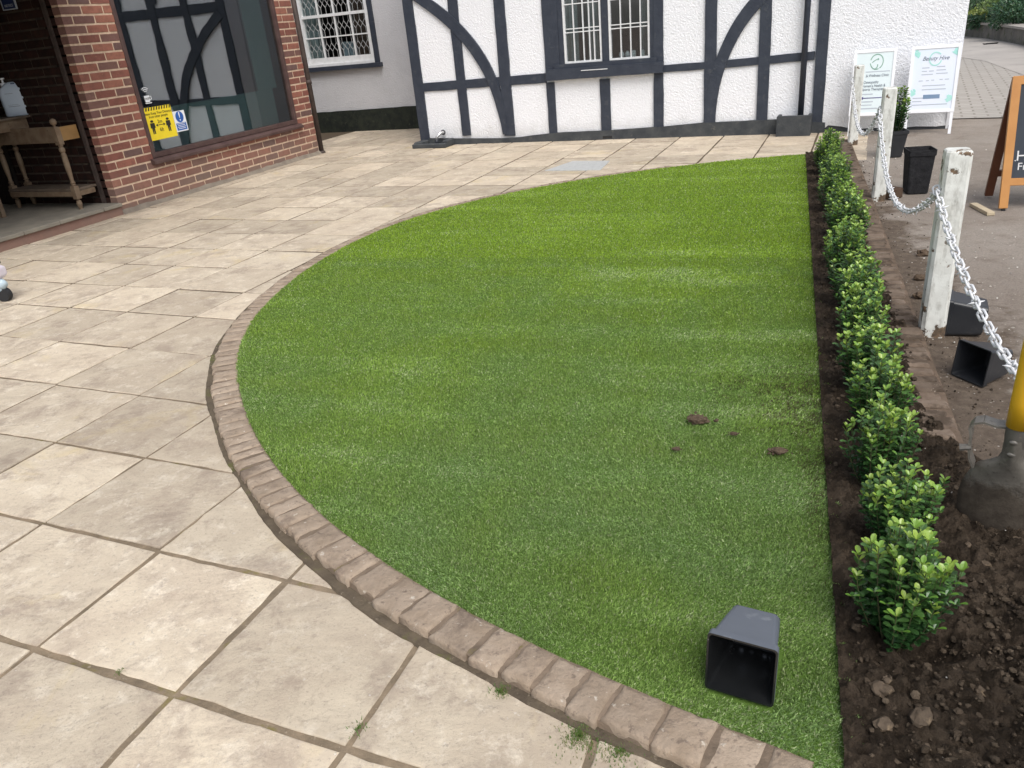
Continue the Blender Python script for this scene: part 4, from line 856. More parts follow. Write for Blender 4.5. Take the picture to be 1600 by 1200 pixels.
def curve_beam(P_, wv, proud):
    P_ = np.array(P_, float); Q = smooth_line(resample(P_, 24), 3, 2); d = np.gradient(Q, axis=0); d /= np.hypot(*d.T)[:, None]; n_ = np.stack([-d[:, 1], d[:, 0]], 1)
    ww = np.interp(np.linspace(0, 1, 24), np.linspace(0, 1, len(wv)), wv)[:, None]
    A_ = Q+n_*ww/2; B3 = Q-n_*ww/2
    m = MB(); vs = [(p[0], -proud, p[1]) for p in A_]+[(p[0], -proud, p[1]) for p in B3]+[(p[0], .004, p[1]) for p in A_]+[(p[0], .004, p[1]) for p in B3]; N = 24; fs = []
    for i in range(N-1):
        fs += [(i, i+1, N+i+1, N+i), (2*N+i, 2*N+i+1, i+1, i), (N+i, N+i+1, 3*N+i+1, 3*N+i)]
    fs += [(0, N, 3*N, 2*N), (N-1, 3*N-1, 4*N-1, 2*N-1)]
    m.add(vs, fs); o = m.build('timber_brace', MT['timber'], HX)
    bm = bmesh.new(); bm.from_mesh(o.data); bmesh.ops.recalc_face_normals(bm, faces=bm.faces); bm.to_mesh(o.data); bm.free(); return o
curve_beam([(-2.0, 1.78), (-1.81, 1.665), (-1.44, 1.40), (-1.146, 1.04), (-.985, .745), (-.93, .55), (-.905, .32), (-.90, .10)], [.125, .125, .13, .13, .13, .12, .10, .06], .030)
curve_beam([(2.14, 1.42), (1.995, 1.30), (1.83, 1.12), (1.68, .80), (1.605, .60), (1.575, .42), (1.560, .14)], [.13, .13, .125, .12, .12, .12, .12], .031)
for x0, x1, xm in ((-1.96, -1.40, -1.0), (-1.36, -.9, 1)):
    curve_beam([(x0, 2.0), (x0+.1, 2.3), (x0+.35, 2.7)] if xm < 0 else [(x1, 2.0), (x1-.1, 2.3), (x1-.35, 2.7)], [.10, .11, .12], .0305)
pl = beam('plinth', [(-1.97, -.03), (2.75, -.05), (2.75, .10), (2.28, .15), (1.5, .147), (1.05, .12), (.3, .10), (-.25, .096), (-.83, .055), (-1.2, .06), (-1.97, .085)], .034, mat=MT['plinth'])
# casement window
cw = thing('window', None, None); cw.parent = HX
beam('window_frame', [(-.20, .795), (.99, .795), (.99, .845), (-.20, .845)], .045, cw); fr = MB()
for x0, x1, z0, z1 in ((-.14, -.085, .845, 1.85), (.365, .443, .845, 1.80), (.907, .97, .845, 1.85), (-.085, .907, 1.80, 1.85)): fr.prism([(x0, z0), (x1, z0), (x1, z1), (x0, z1)], -.012, .06)
fr.build('window_frame', MT['timber'], cw)
beam('sill', [(-.30, .682), (1.06, .690), (1.06, .80), (-.30, .80)], .075)
m = MB(); m.box(.13, .44, -.081, -.0765, .765, .773); m.build('sill_trim', MT['whitepaint'], cw)
for k, (x0, x1) in enumerate(((-.083, .362), (.446, .905))):
    c_ = MB()
    for a0, a1, z0, z1 in ((x0, x0+.022, .848, 1.798), (x1-.022, x1, .848, 1.798), (x0+.022, x1-.022, .848, .868), (x0+.022, x1-.022, 1.778, 1.798)): c_.box(a0, a1, -.004, .030, z0, z1)
    co = c_.build('casement', MT['whitepaint'], cw); gb = MB(); wv = x1-x0
    xs = [x0+wv*f for f in ((.27, .52, .68, .80) if k == 0 else (.29, .53, .77))]
    for x in xs: gb.box(x-.0055, x+.0055, .004, .020, .868, 1.778)
    for z in (1.168, 1.205, 1.455, 1.69): gb.box(x0+.022, x1-.022, .006, .018, z-.005, z+.005)
    gb.build('glazing_bars', MT['whitepaint'], cw); MB().box(x0+.01, x1-.01, .021, .025, .855, 1.79).build('pane', MT['glass2'], cw)
ib = MB(); ib.add([(-.14, .26, .80), (.97, .26, .80), (.97, .26, 1.85), (-.14, .26, 1.85), (-.14, 1.6, .3), (.97, 1.6, .3), (.97, 1.6, 2.2), (-.14, 1.6, 2.2)], [(4, 5, 6, 7), (0, 1, 5, 4), (1, 2, 6, 5), (2, 3, 7, 6), (3, 0, 4, 7)]); ib.build('room_interior', M('grey_room', L(.16, .16, .165), L(.12, .12, .125), 3, .9), HX)
cu = MB()
for x0, x1, dp in ((-.10, .06, .09), (.17, .30, .10), (.78, .90, .12)):
    n_ = 14; vs = [(x0+(x1-x0)*i/n_, dp+.010*math.sin(i*1.9), z) for z in (.86, 1.78) for i in range(n_+1)]; cu.add(vs, [(i, i+1, n_+2+i, n_+1+i) for i in range(n_)])
cu.build('curtain', MT['curtain'], cw)
m = MB(); m.tube([(.62, .14, 1.08), (.60, .14, 1.4), (.60, .14, 1.75)], [.022, .03, .03], 8); m.tube([(.08, .16, .87), (.10, .16, 1.3), (.10, .16, 1.75)], [.02, .03, .03], 8); m.build('curtain', MT['dark'], cw)
m = MB(); rr = random.Random(4)
for x in (.56, .63, .70, .80): lump(m, (x, .09, .885+rr.uniform(0, .02)), .028, (1, 1, 1.6), int(x*100), 10, .2)
m.build('ornament', MT['paper'], cw)
# downpipe, drain box, air vent
m = MB(); m.tube([(2.505, -.065, .19), (2.505, -.065, HT)], .030, 14); m.build('downpipe', MT['timber'], HX, smooth=True)
m = MB(); x0, x1, y0, y1, zt = 2.285, 2.62, -.22, -.034, .205
m.box(x0, x1, y0, y0+.035, -.03, zt, ch=.004); m.box(x0, x0+.035, y0+.0352, y1, -.03, zt-.003, ch=.004); m.box(x1-.035, x1, y0+.0352, y1, -.03, zt-.002, ch=.004); m.box(x0+.0352, x1-.0352, y0+.0352, y1, -.03, zt-.05)
m.build('drain_box', MT['plinth'], HX)
m = MB()
for k in range(8): m.box(.345+k*.014, .353+k*.014, -.0365, -.0342, .012, .042)
m.build('air_vent', MT['dark'], HX)
# low drain trough with waste pipe at the left corner
tr_ = thing('drain_trough', 'low dark concrete drain surround with a bent waste pipe, left corner of the house', 'drain', (W0_.x, W0_.y, 0), TW)
m = MB(); x0, x1, y0, y1 = -2.07, -1.60, -.30, -.036
m.box(x0, x1, y0, y0+.05, 0, .055, ch=.008); m.box(x0, x0+.10, y0+.0505, y1, 0, .070, ch=.010); m.box(x1-.06, x1, y0+.0505, y1, 0, .085, ch=.012); m.box(x0+.1005, x1-.0605, y0+.0505, y1, 0, .02)
m.build('surround', MT['plinth'], tr_); m = MB(); m.tube([(-1.80, -.14, .02), (-1.80, -.14, .085)], .020, 12); m.build('pipe_stub', MT['blackpipe'], tr_, smooth=True)
m = MB(); m.tube([(-1.80, -.14, .085), (-1.79, -.13, .115), (-1.76, -.10, .15), (-1.74, -.06, .155), (-1.74, -.03, .155)], [.014, .017, .020, .021, .021], 12); m.build('waste_pipe', MT['chrome'], tr_, smooth=True)
m = MB(); m.tube([(-1.74+.028*math.cos(a), -.052, .155+.028*math.sin(a)) for a in [k*6.283/14 for k in range(15)]], .006, 6, cap=False); m.build('pipe_collar', MT['blackpipe'], tr_, smooth=True)
# ------------------------------------------------------------------ set-back rendered house with sash window
S0 = G(500, 207); HS = thing('rendered_house', 'set-back shade-greyed white roughcast house wall with lattice sash window and mossy black plinth', 'house', (S0.x, S0.y, 0), TW)
m = MB(); SL, SRt = -1.4, 2.6
for x0, x1, z0, z1 in ((SL, .0, 0, HT), (1.25, SRt, 0, HT), (0, 1.25, 0, .97), (0, 1.25, 2.35, HT)): m.prism([(x0, z0), (x1, z0), (x1, z1), (x0, z1)], 0, .25)
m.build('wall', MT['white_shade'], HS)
beam('plinth', [(SL, -.02), (SRt-.6, -.02), (SRt-.6, .33), (1.0, .315), (SL, .29)], .03, HS, MT['green_plinth'])
MB().box(SL, SRt, .25, 5, HT-.1, HT).build('roof', MT['tile'], HS)
sw = thing('window', None, None); sw.parent = HS
beam('window_surround', [(1.252, .91), (1.330, .91), (1.330, 2.4), (1.252, 2.4)], .03, sw); beam('sill', [(-.03, .905), (1.365, .905), (1.365, .965), (-.03, .965)], .075, sw)
m = MB()
for x0, x1, z0, z1 in ((0.002, .062, .97, 2.35), (1.188, 1.248, .97, 2.35), (.062, 1.188, 2.29, 2.35)): m.box(x0, x1, -.012, .06, z0, z1)
m.box(.0, 1.25, -.030, .05, .966, 1.0); m.build('window_frame', MT['whitepaint'], sw)
m = MB(); m.box(.063, 1.187, .000, .035, 1.001, 1.088); m.box(.063, 1.187, -.004, .04, 1.645, 1.685)
for x in (.352, .635, .918): m.box(x-.011, x+.011, .005, .03, 1.0885, 2.29)
m.box(.063, 1.187, .007, .028, 1.363, 1.381); m.box(.063, 1.187, .007, .028, 1.97, 1.99); m.build('sash', MT['whitepaint'], sw)
ld = MB(); cells = [(.063, .341), (.363, .624), (.646, .907), (.929, 1.187)]
for (z0, z1) in ((1.09, 1.363), (1.381, 1.645), (1.685, 1.97), (1.99, 2.29)):
    h = z1-z0
    for (x0, x1) in cells:
        wv = (x1-x0)/3.0; segs = []
        for k in range(-1, 4):
            xk = x0+wv*(k+.5)
            segs += [((xk, 0), (xk, .30)), ((xk, .30), (xk+wv/2, .5)), ((xk, .30), (xk-wv/2, .5)), ((xk+wv/2, .5), (xk, .72)), ((xk-wv/2, .5), (xk, .72)), ((xk, .72), (xk, 1.0))]
            segs += [((xk+wv/2, .5), (xk+wv/2, .5))]
        for (xa, ta), (xb, tb2) in segs:
            if ta == tb2 and xa == xb: continue
            if min(xa, xb) < x0-.004 or max(xa, xb) > x1+.004: continue
            ld.tube([(xa, .0325, z0+ta*h), (xb, .0325, z0+tb2*h)], .0042, 4)
ld.build('lead_lattice', M('pale_lead', L(.42, .43, .43), L(.34, .35, .35), 20, .6), sw)
MB().box(.02, 1.23, .034, .037, .98, 2.33).build('pane', mat_glass('sash_glass', .10, (.8, .85, .85, 1)), sw)
m = MB(); n_ = 10; x0, x1 = .03, .24; vs = [(x0+(x1-x0)*i/n_*(1 if z > 1.5 else 1.25), .10+.012*math.sin(i*2.1), z) for z in (1.0, 2.3) for i in range(n_+1)]; m.add(vs, [(i, i+1, n_+2+i, n_+1+i) for i in range(n_)]); m.build('curtain', MT['curtain'], sw)
m = MB(); m.box(.665, .775, .06, .064, 1.09, 1.285); m.box(.785, .885, .058, .062, 1.09, 1.28); m.build('card', M('pale_blue_card', L(.30, .35, .40), L(.26, .31, .36), 5), sw)
ib = MB(); ib.add([(.0, .251, .97), (1.25, .251, .97), (1.25, .251, 2.35), (0, .251, 2.35), (-.5, 2.2, .3), (1.8, 2.2, .3), (1.8, 2.2, 2.6), (-.5, 2.2, 2.6)], [(4, 5, 6, 7), (0, 1, 5, 4), (1, 2, 6, 5), (2, 3, 7, 6), (3, 0, 4, 7)]); ib.build('room_interior', MT['dark'], HS)
# ------------------------------------------------------------------ brick shop at the left
B0 = G(190, 335); SH = thing('brick_shop', 'red brick shop front with brown framed display window, porch and drainpipe', 'shop', (B0.x, B0.y, 0), TH)
CO = .0785; BL, HD, JT = .235, .112, .0165; UW0, UW1, ZW0 = .560, 2.945, .425; UE = 3.285; HB = 2.75
def brick_box(m, x0, x1, y0, y1, z0, z1):
    j = lambda: random.uniform(-.0012, .0012)
    vs = []; c = .0035
    for z, i_ in ((z0, c), (z0+c, 0), (z1-c, 0), (z1, c)):
        for x, y in ((x0+i_, y0+i_), (x1-i_, y0+i_), (x1-i_, y1), (x0+i_, y1)): vs.append((x+j(), y+j(), z+j()*.6))
    fs = [(3, 2, 1, 0), (12, 13, 14, 15)]+[(k*4+q_, k*4+(q_+1) % 4, (k+1)*4+(q_+1) % 4, (k+1)*4+q_) for k in range(3) for q_ in range(4)]; m.add(vs, fs)
def clip_rows(m, u0, u1, z, n, start, holes=()):
    u = start
    while u < u1-.01:
        a, b = max(u, u0), min(u+BL-JT, u1)
        if b-a > .02:
            pieces = [(a, b)]
            for h0, h1 in holes:
                pieces = [p for (x, y) in pieces for p in ((x, min(y, h0)), (max(x, h1), y)) if p[1]-p[0] > .015]
            for x, y in pieces: brick_box(m, x, y, 0, .09, z+JT*.5, z+CO-JT*.5)
        u += BL
bw = MB(); nrows = int(HB/CO)
for k in range(-1, nrows):
    z = k*CO+.010; holes = [(UW0, UW1)] if ZW0-.03 < z+CO*.6 and z < 2.30 else []
    if k % 2 == 0: clip_rows(bw, .0, UE, z, 0, 0., holes)
    else: clip_rows(bw, .0, UE, z, 0, -.118, holes)
bw.build('wall_brickwork', MT['brick'], SH)
mo = MB()
for x0, x1, z0, z1 in ((.006, UW0-.003, -.05, HB), (UW1+.003, UE-.004, -.05, HB), (UW0-.0025, UW1+.0025, -.05, ZW0-.02), (UW0-.0025, UW1+.0025, 2.31, HB)): mo.box(x0, x1, .0042, .25 if x0 > .1 else .09, z0, z1)
mo.build('mortar', MT['mortar'], SH)
cb_ = MB(); cb_.box(.0, 1.5, -.030, .0, -.02, .012); 
sk = MB(); vs = [(x, -.012 if i_ else -.0, z) for i_, z in ((0, .03), (1, -.01)) for x in (0, UE)]; 
# reveal of the pillar, returning into the porch (bricks along y, faces at x=0)
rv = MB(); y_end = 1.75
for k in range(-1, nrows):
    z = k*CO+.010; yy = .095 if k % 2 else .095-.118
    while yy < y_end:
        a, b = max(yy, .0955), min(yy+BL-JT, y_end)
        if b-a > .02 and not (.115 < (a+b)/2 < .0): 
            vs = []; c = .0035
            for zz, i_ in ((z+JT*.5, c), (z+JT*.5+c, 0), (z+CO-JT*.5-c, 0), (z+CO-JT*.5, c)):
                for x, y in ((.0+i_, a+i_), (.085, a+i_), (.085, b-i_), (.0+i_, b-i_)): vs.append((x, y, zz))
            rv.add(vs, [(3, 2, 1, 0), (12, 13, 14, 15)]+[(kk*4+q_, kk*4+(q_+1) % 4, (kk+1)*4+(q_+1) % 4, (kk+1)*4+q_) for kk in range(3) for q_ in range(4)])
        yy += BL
rv.build('reveal_brickwork', M('shade_dark_brick', S(52, 33, 28), S(36, 27, 25), 14, .9, .15, .5, 60, .004, island=.3), SH); MB().box(.0062, .2, .25, y_end, -.05, HB).build('mortar', M('shade_dark_mortar', S(78, 68, 58), S(44, 39, 35), 9, .9), SH)  # the reveal's deep shade is put into darker brick and mortar colours
MB().box(-.022, .0, .145, .185, .115, 2.5).build('door_post', MT['pipe'], SH)
m = MB(); nn = 40; vs = []
for i in range(nn+1):
    x = (UE-.01)*i/nn; a = random.uniform(-.006, .006); vs += [(x, .002, .040+a), (x, -.018, .022+a*.5), (x, -.052+a, -.004)]
m.add(vs, [(i*3+j, i*3+j+1, (i+1)*3+j+1, (i+1)*3+j) for i in range(nn) for j in range(2)]); m.build('base_fillet', M('dusty_cement', L(.26, .225, .18), L(.19, .16, .13), 9, .95, .1, .8, 60, .004), SH)
# display window
dw = thing('window', None, None); dw.parent = SH
m = MB(); fw = .045
m.box(UW0, UW0+fw, -.008, .06, ZW0+.001, 2.30); m.box(UW1-fw, UW1, -.008, .06, ZW0+.001, 2.30); m.box(UW0+fw, UW1-fw, -.006, .06, 2.25, 2.30); m.box(UW0+fw, UW1-fw, -.006, .06, ZW0+.001, ZW0+.05)
m.build('window_frame', MT['brownframe'], dw, bevel=.004)
m = MB(); m.prism([(0, 0), (0, 0)], 0, 0) if 0 else None
sl = [(-.055, ZW0-.055), (-.055, ZW0-.028), (-.02, ZW0-.003), (.05, ZW0), (.05, ZW0-.055)]
vs = [(x, y, z) for x in (UW0-.035, UW1+.045) for y, z in sl]; n_ = len(sl); m.add(vs, [tuple(range(n_)), tuple(range(2*n_-1, n_-1, -1))]+[(i, i+n_, (i+1) % n_+n_, (i+1) % n_) for i in range(n_)]); o = m.build('sill', MT['brownframe'], dw, bevel=.004)
bm = bmesh.new(); bm.from_mesh(o.data); bmesh.ops.recalc_face_normals(bm, faces=bm.faces); bm.to_mesh(o.data); bm.free()
MB().box(UW0+fw-.004, UW1-fw+.004, .028, .034, ZW0+.045, 2.255).build('pane', MT['glass'], dw)
MB().box(UW0+fw, UW1-fw-.10, .16, .18, ZW0, .86).build('display_back', MT['teal'], dw); MB().box(UW1-.40, UW1-.05, .165, .185, .862, 2.3).build('display_back', MT['teal'], dw)
m = MB(); m.add([(UW0, .06, ZW0), (UW1, .06, ZW0), (UW1, .06, 2.3), (UW0, .06, 2.3), (UW0, 2, ZW0), (UW1, 2, ZW0), (UW1, 2, 2.3), (UW0, 2, 2.3)], [(4, 5, 6, 7), (0, 1, 5, 4), (1, 2, 6, 5), (2, 3, 7, 6), (3, 0, 4, 7)]); m.build('room_interior', MT['dark'], SH)
# building mass, porch roof and interior so that the porch is dark, helped by dark colours and an added overhang
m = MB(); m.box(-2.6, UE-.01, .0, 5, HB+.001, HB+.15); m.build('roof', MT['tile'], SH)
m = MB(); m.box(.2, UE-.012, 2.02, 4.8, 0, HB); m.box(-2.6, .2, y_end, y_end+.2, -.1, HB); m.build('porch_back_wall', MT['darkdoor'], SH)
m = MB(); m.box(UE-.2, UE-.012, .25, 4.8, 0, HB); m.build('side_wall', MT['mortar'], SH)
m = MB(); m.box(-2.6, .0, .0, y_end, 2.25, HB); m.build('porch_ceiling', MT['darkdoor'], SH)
m = MB(); m.box(-2.6, -.02, -1.0, -.001, 2.12, 2.24); m.build('added_shade_canopy', MT['darkdoor'], SH)  # unseen overhang added above the step to shade the porch
m = MB(); m.box(-.05, -.02, 1.26, 1.70, .115, 2.2); [m.box(-.058, -.0502, 1.26+.11*k+.004, 1.26+.11*(k+1)-.004, .13, 2.18) for k in range(4)]; m.build('door_leaf', MT['darkdoor'], SH)
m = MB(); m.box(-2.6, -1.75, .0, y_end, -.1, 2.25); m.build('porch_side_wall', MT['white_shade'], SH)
m = MB(); m.box(-1.2, -.25, y_end-.04, y_end-.001, .3, 2.1); m.build('door', MT['darkdoor'], SH)
MB().box(-.95, -.62, y_end-.075, y_end-.041, .35, .75).build('door_panel', MT['reddoor'], SH)
# blue notice high on the door, only its foot shows
q = onV(14, 6, Vector((B0.x, B0.y, 0))+Vector((-math.cos(TH), -math.sin(TH), 0))*.012, TH+math.pi/2); d = q-Vector((B0.x, B0.y, 0)); u_ = d.x*math.cos(TH)+d.y*math.sin(TH)
nb = thing('notice', 'small blue framed notice in the dark porch at the top left corner', 'notice', (q.x, q.y, q.z), TH-math.pi/2)
MB().box(-.085, .085, -.006, .004, -.04, .16).build('notice_board', MT['navy'], nb); m = MB()
for a in ((-.09, -.08, -.048, .17), (.08, .09, -.048, .17), (-.0799, .0799, -.048, -.04)): m.box(a[0], a[1], -.009, .004, a[2], a[3])
m.build('notice_frame', MT['paleink'], nb); text('NOTICE', .03, MT['paleink'], 'lettering', nb, (0, -.008, -.015))
# porch step
m = MB(); m.box(-2.6, -.001, -.028, y_end, -.05, .078); m.build('step_riser', MT['brick'], SH)
rr = random.Random(2); x = -2.6; m = MB()
while x < -.03:
    e = min(x+rr.uniform(.26, .48), -.002); e = e if e < -.12 else -.002; m.box(x+.003, e-.003, -.052+rr.uniform(-.003, .003), .20, .079, .114+rr.uniform(-.001, .001), ch=.005); x = e
m.build('step_nosing', MT['stepstone'], SH); MB().box(-2.6, -.003, .2005, y_end, .0785, .111).build('step_tread', MT['stepstone'], SH)
m = MB(); m.box(-1.7, -.42, 1.30, y_end, .1115, .21); m.build('inner_step', MT['brick'], SH); MB().box(-1.7, -.42, 1.27, y_end, .2105, .235).build('inner_step_tread', MT['stepstone'], SH)
# drainpipe on the corner
dp = MB(); dp.tube([(3.325, -.005, .0), (3.325, -.005, HB)], .032, 14); dp.build('drainpipe', MT['pipe'], SH, smooth=True)
m = MB(); [m.tube([(3.325, -.005, z), (3.325, -.005, z+.05)], .039, 14) for z in (.85, 2.2)]; m.lathe([(.036, 0), (.05, .0), (.045, .02), (.034, .03)], (3.325, -.005, 0), 14); m.build('pipe_collar', MT['pipe'], SH, smooth=True)
# signs stuck on the glass
def bpx(px, py):
    p = onV(px, py, Vector((B0.x, B0.y, 0)), TH); d = p-Vector((B0.x, B0.y, 0)); return d.x*math.cos(TH)+d.y*math.sin(TH), p.z
def glass_sign(name, label, cx, cz, rot=0):
    p = Vector((B0.x, B0.y, 0))+Vector((math.cos(TH), math.sin(TH), 0))*cx+Vector((-math.sin(TH), math.cos(TH), 0))*.022
    return thing(name, label, 'sign', (p.x, p.y, cz), TH)
(ux0, uz0), (ux1, uz1) = bpx(238, 220), bpx(281, 213); (_, zt_), _2 = bpx(225, 170), 0
cx, cz = (bpx(223, 170)[0]+bpx(281, 213)[0])/2, (bpx(223, 170)[1]+bpx(238, 221)[1])/2; hw_, hh_ = (ux1-ux0)/2*1.02, (bpx(223, 170)[1]-bpx(238, 221)[1])/2
ys = glass_sign('distance_sign', 'yellow keep your distance sign with two figures stuck inside the shop window', cx, cz)
MB().box(-hw_, hw_, -.001, .001, -hh_, hh_).build('sign_face', MT['yellow'], ys)
m = MB(); n_ = 11
for k in range(n_):
    x = -hw_+(k+.15)*2*hw_/n_; m.add([(x, -.0016, hh_*.80), (x+hw_/n_, -.0016, hh_*.80), (x+hw_/n_*1.7, -.0016, hh_*.995), (x+hw_/n_*.7, -.0016, hh_*.995)], [(0, 1, 2, 3)])
m.build('hazard_stripe', MT['ink'], ys)
text('Please Keep Your Distance', hw_*.175, MT['ink'], 'lettering', ys, (0, -.0022, hh_*.62)); text('from other people', hw_*.175, MT['ink'], 'lettering', ys, (0, -.0022, hh_*.42))
text('2m', hw_*.26, MT['ink'], 'lettering', ys, (0, -.0022, hh_*.08)); text('6ft', hw_*.26, MT['ink'], 'lettering', ys, (0, -.0022, -hh_*.42))
m = MB()
for sx in (-.55, .55):
    X_ = sx*hw_; m.add([(X_+.11*hw_*math.cos(a), -.0022, hh_*.16+.075*hh_*math.sin(a)) for a in [k*6.283/12 for k in range(12)]], [tuple(range(12))])
    m.add([(X_+a*hw_, -.0022, b*hh_) for a, b in ((-.15, .06), (.15, .06), (.17, -.25), (.10, -.25), (.09, -.62), (.02, -.62), (.0, -.3), (-.02, -.62), (-.09, -.62), (-.10, -.25), (-.17, -.25))], [tuple(range(11))])
m.add([(a*hw_, -.0022, b*hh_) for a, b in ((-.22, -.10), (.22, -.10), (.22, -.14), (-.22, -.14))], [(0, 1, 2, 3)])
for s_ in (-1, 1): m.add([(s_*a*hw_, -.0024, b*hh_) for a, b in ((.34, -.12), (.2, -.03), (.2, -.21))], [(0, 1, 2)])
m.build('pictogram', MT['ink'], ys)
cx, cz = (bpx(274, 175)[0]+bpx(297, 203)[0])/2, (bpx(275, 174)[1]+bpx(282, 206)[1])/2; a0, a1 = bpx(275, 175)[0], bpx(289, 171)[0]; hw_ = (a1-a0)/2*1.25; hh_ = (bpx(275, 174)[1]-bpx(282, 206)[1])/2
bs = glass_sign('mandatory_sign', 'small white sign with blue exclamation circle beside the yellow sign', cx-.01, cz); MB().box(-hw_, hw_, -.001, .001, -hh_, hh_).build('sign_face', MT['paper'], bs)
m = MB(); m.add([(hw_*.68*math.cos(a), -.0018, hh_*.42+hw_*.68*math.sin(a)) for a in [k*6.283/24 for k in range(24)]], [tuple(range(24))]); m.add([(a*hw_, -.0018, b*hh_) for a, b in ((-.85, -.16), (.85, -.16), (.85, -.88), (-.85, -.88))], [(0, 1, 2, 3)]); m.build('blue_field', MT['blue'], bs)
text('!', hw_*1.5, MT['paper'], 'lettering', bs, (0, -.0028, hh_*.42)); m = MB()
for k in range(4): m.box(-hw_*(.7-.1*(k % 2)), hw_*(.7-.1*(k % 2)), -.0024, -.0019, hh_*(-.27-.155*k), hh_*(-.22-.155*k))
m.build('small_print', MT['paper'], bs)
cx, cz = bpx(229, 153); ws = glass_sign('wifi_sticker', 'white coffee cup WiFi sticker on the shop window above the yellow sign', cx+.03, cz); m = MB(); q = .055
m.add([(-q*.75, -.0018, q*.35), (q*.5, -.0018, q*.35), (q*.42, -.0018, -q*.75), (-q*.62, -.0018, -q*.75)], [(3, 2, 1, 0)]); m.add([(-q*.8, -.0018, -q*.85), (q*.8, -.0018, -q*.85), (q*.65, -.0018, -q*1.0), (-q*.65, -.0018, -q*1.0)], [(3, 2, 1, 0)])
m.tube([(q*.5, -.0018, q*.2), (q*.85, -.0018, q*.15), (q*.85, -.0018, -q*.3), (q*.45, -.0018, -q*.45)], .003, 5)
for r_ in (.35, .65, .95): m.tube([(-.1*q+q*r_*math.cos(a), -.0018, q*.75+q*r_*math.sin(a)) for a in [R(45)+R(90)*k/8 for k in range(9)]], .0035, 5)
m.build('cup_print', MT['paper'], ws); text('WiFi', q*.6, MT['ink'], 'lettering', ws, (-.05*q, -.0028, -.2*q))
# ------------------------------------------------------------------ old side table in the porch with sanitiser jug
def BL_(x, y, z=0.): return Vector((B0.x, B0.y, 0))+Vector((math.cos(TH), math.sin(TH), 0))*x+Vector((-math.sin(TH), math.cos(TH), 0))*y+Vector((0, 0, z))
OT = thing('side_table', 'old wooden stand with turned legs and low shelf in the dark porch', 'stand', BL_(0, 0, .112), TH)
turn = [(.021, 0), (.017, .006), (.026, .05), (.021, .078), (.013, .085), (.017, .095)]; 
def leg(x, y, hgt=.83, top=True):
    m = MB(); m.lathe(turn, (x, y, 0), 14); m.box(x-.026, x+.026, y-.026, y+.026, .095, .215, ch=.004)
    m.lathe([(.018, .215), (.024, .225), (.016, .235), (.026, .245), (.017, .255), (.019, .30), (.024, .36), (.026, .42), (.023, .50), (.017, .515), (.026, .53), (.027, .55), (.016, .565), (.022, .575), (.018, .585)], (x, y, 0), 14)
    m.box(x-.026, x+.026, y-.026, y+.026, .585, .74, ch=.004)
    if top: m.lathe([(.012, .74), (.010, .752), (.026, .768), (.030, .785), (.024, .803), (.008, .812)], (x, y, 0), 14)
    return m.build('leg', MT['oldwood'], OT, smooth=False)
leg(-.255, .195); leg(-.195, 1.12); leg(-.03, 1.12)
m = MB(); m.box(-.25, -.02, .19, 1.12, .165, .188, ch=.003); m.build('shelf', MT['shelfwood'], OT); m = MB(); m.box(-.228, -.055, .178, .205, .120, .164); m.box(-.268, -.244, .222, 1.09, .120, .164); m.build('apron', MT['oldwood'], OT)
m = MB(); m.box(-.228, -.045, .180, .204, .615, .735); m.build('rail', M('bright_varnished_rail', L(.33, .19, .07), L(.26, .15, .055), 8, .5, .4), OT)
m = MB(); m.box(-.22, -.20, .222, 1.09, .60, .74); m.build('rail', MT['oldwood'], OT)
q = onV(85, 172, BL_(0, .95), TH); zs = q.z-.112
m = MB(); m.box(-.62, -.0, .80, 1.22, zs-.02, zs, ch=.003); m.build('table_top', MT['shelfwood'], OT); m = MB(); m.box(-.45, -.02, .84, .86, zs-.12, zs-.0205); m.build('apron', MT['oldwood'], OT)
for lx, ly in ((-.58, .84), (-.58, 1.18)): MB().box(lx-.02, lx+.02, ly-.02, ly+.02, 0, zs-.0205).build('leg', MT['oldwood'], OT)
jz = zs+.112; q = onV(33, 172, BL_(0, .93), TH); dq = q-Vector((B0.x, B0.y, 0)); ju = dq.x*math.cos(TH)+dq.y*math.sin(TH)
JG = thing('sanitiser_jug', 'translucent pale blue plastic jug with white pump on the porch stand', 'jug', (q.x, q.y, jz), R(12))
def jug():
    m = MB(); rings = [(.0, .118, .07, .2), (.006, .128, .078, .25), (.10, .130, .08, .25), (.20, .130, .08, .25), (.245, .118, .074, .3), (.285, .085, .062, .35), (.30, .06, .05, .45)]
    vs = []; n_ = 20
    for z, hx, hy, rf_ in rings:
        c = min(hx, hy)*.55
        for q_, (sx, sy) in enumerate(((1, -1), (1, 1), (-1, 1), (-1, -1))):
            for j in range(5): a = -math.pi/2+q_*math.pi/2+j*math.pi/8; vs.append((sx*(hx-c)+math.cos(a)*c+(.03 if z > .24 else 0)*(z-.24)/.06, sy*(hy-c)+math.sin(a)*c, z))
    fs = [(i*n_+k, i*n_+(k+1) % n_, (i+1)*n_+(k+1) % n_, (i+1)*n_+k) for i in range(len(rings)-1) for k in range(n_)]+[tuple(range(n_-1, -1, -1)), tuple(range((len(rings)-1)*n_, len(rings)*n_))]; m.add(vs, fs); return m
jug().build('jug_body', MT['jug'], JG, smooth=True); m = MB(); m.lathe([(.028, 0), (.028, .03), (.01, .035), (.01, .06), (.022, .063), (.022, .075)], (-.075, 0, .265), 14); m.box(-.12, -.075, -.008, .008, .328, .338); m.build('pump', MT['paper'], JG, smooth=False)
m = MB(); m.add([(.02+a*.02, -.0635, .275+b*.02) for a, b in ((0, -1), (.9, .1), (.8, .7), (.3, .8), (0, .45), (-.3, .8), (-.8, .7), (-.9, .1))], [tuple(range(8))]); m.build('jug_print', MT['navy'], JG)
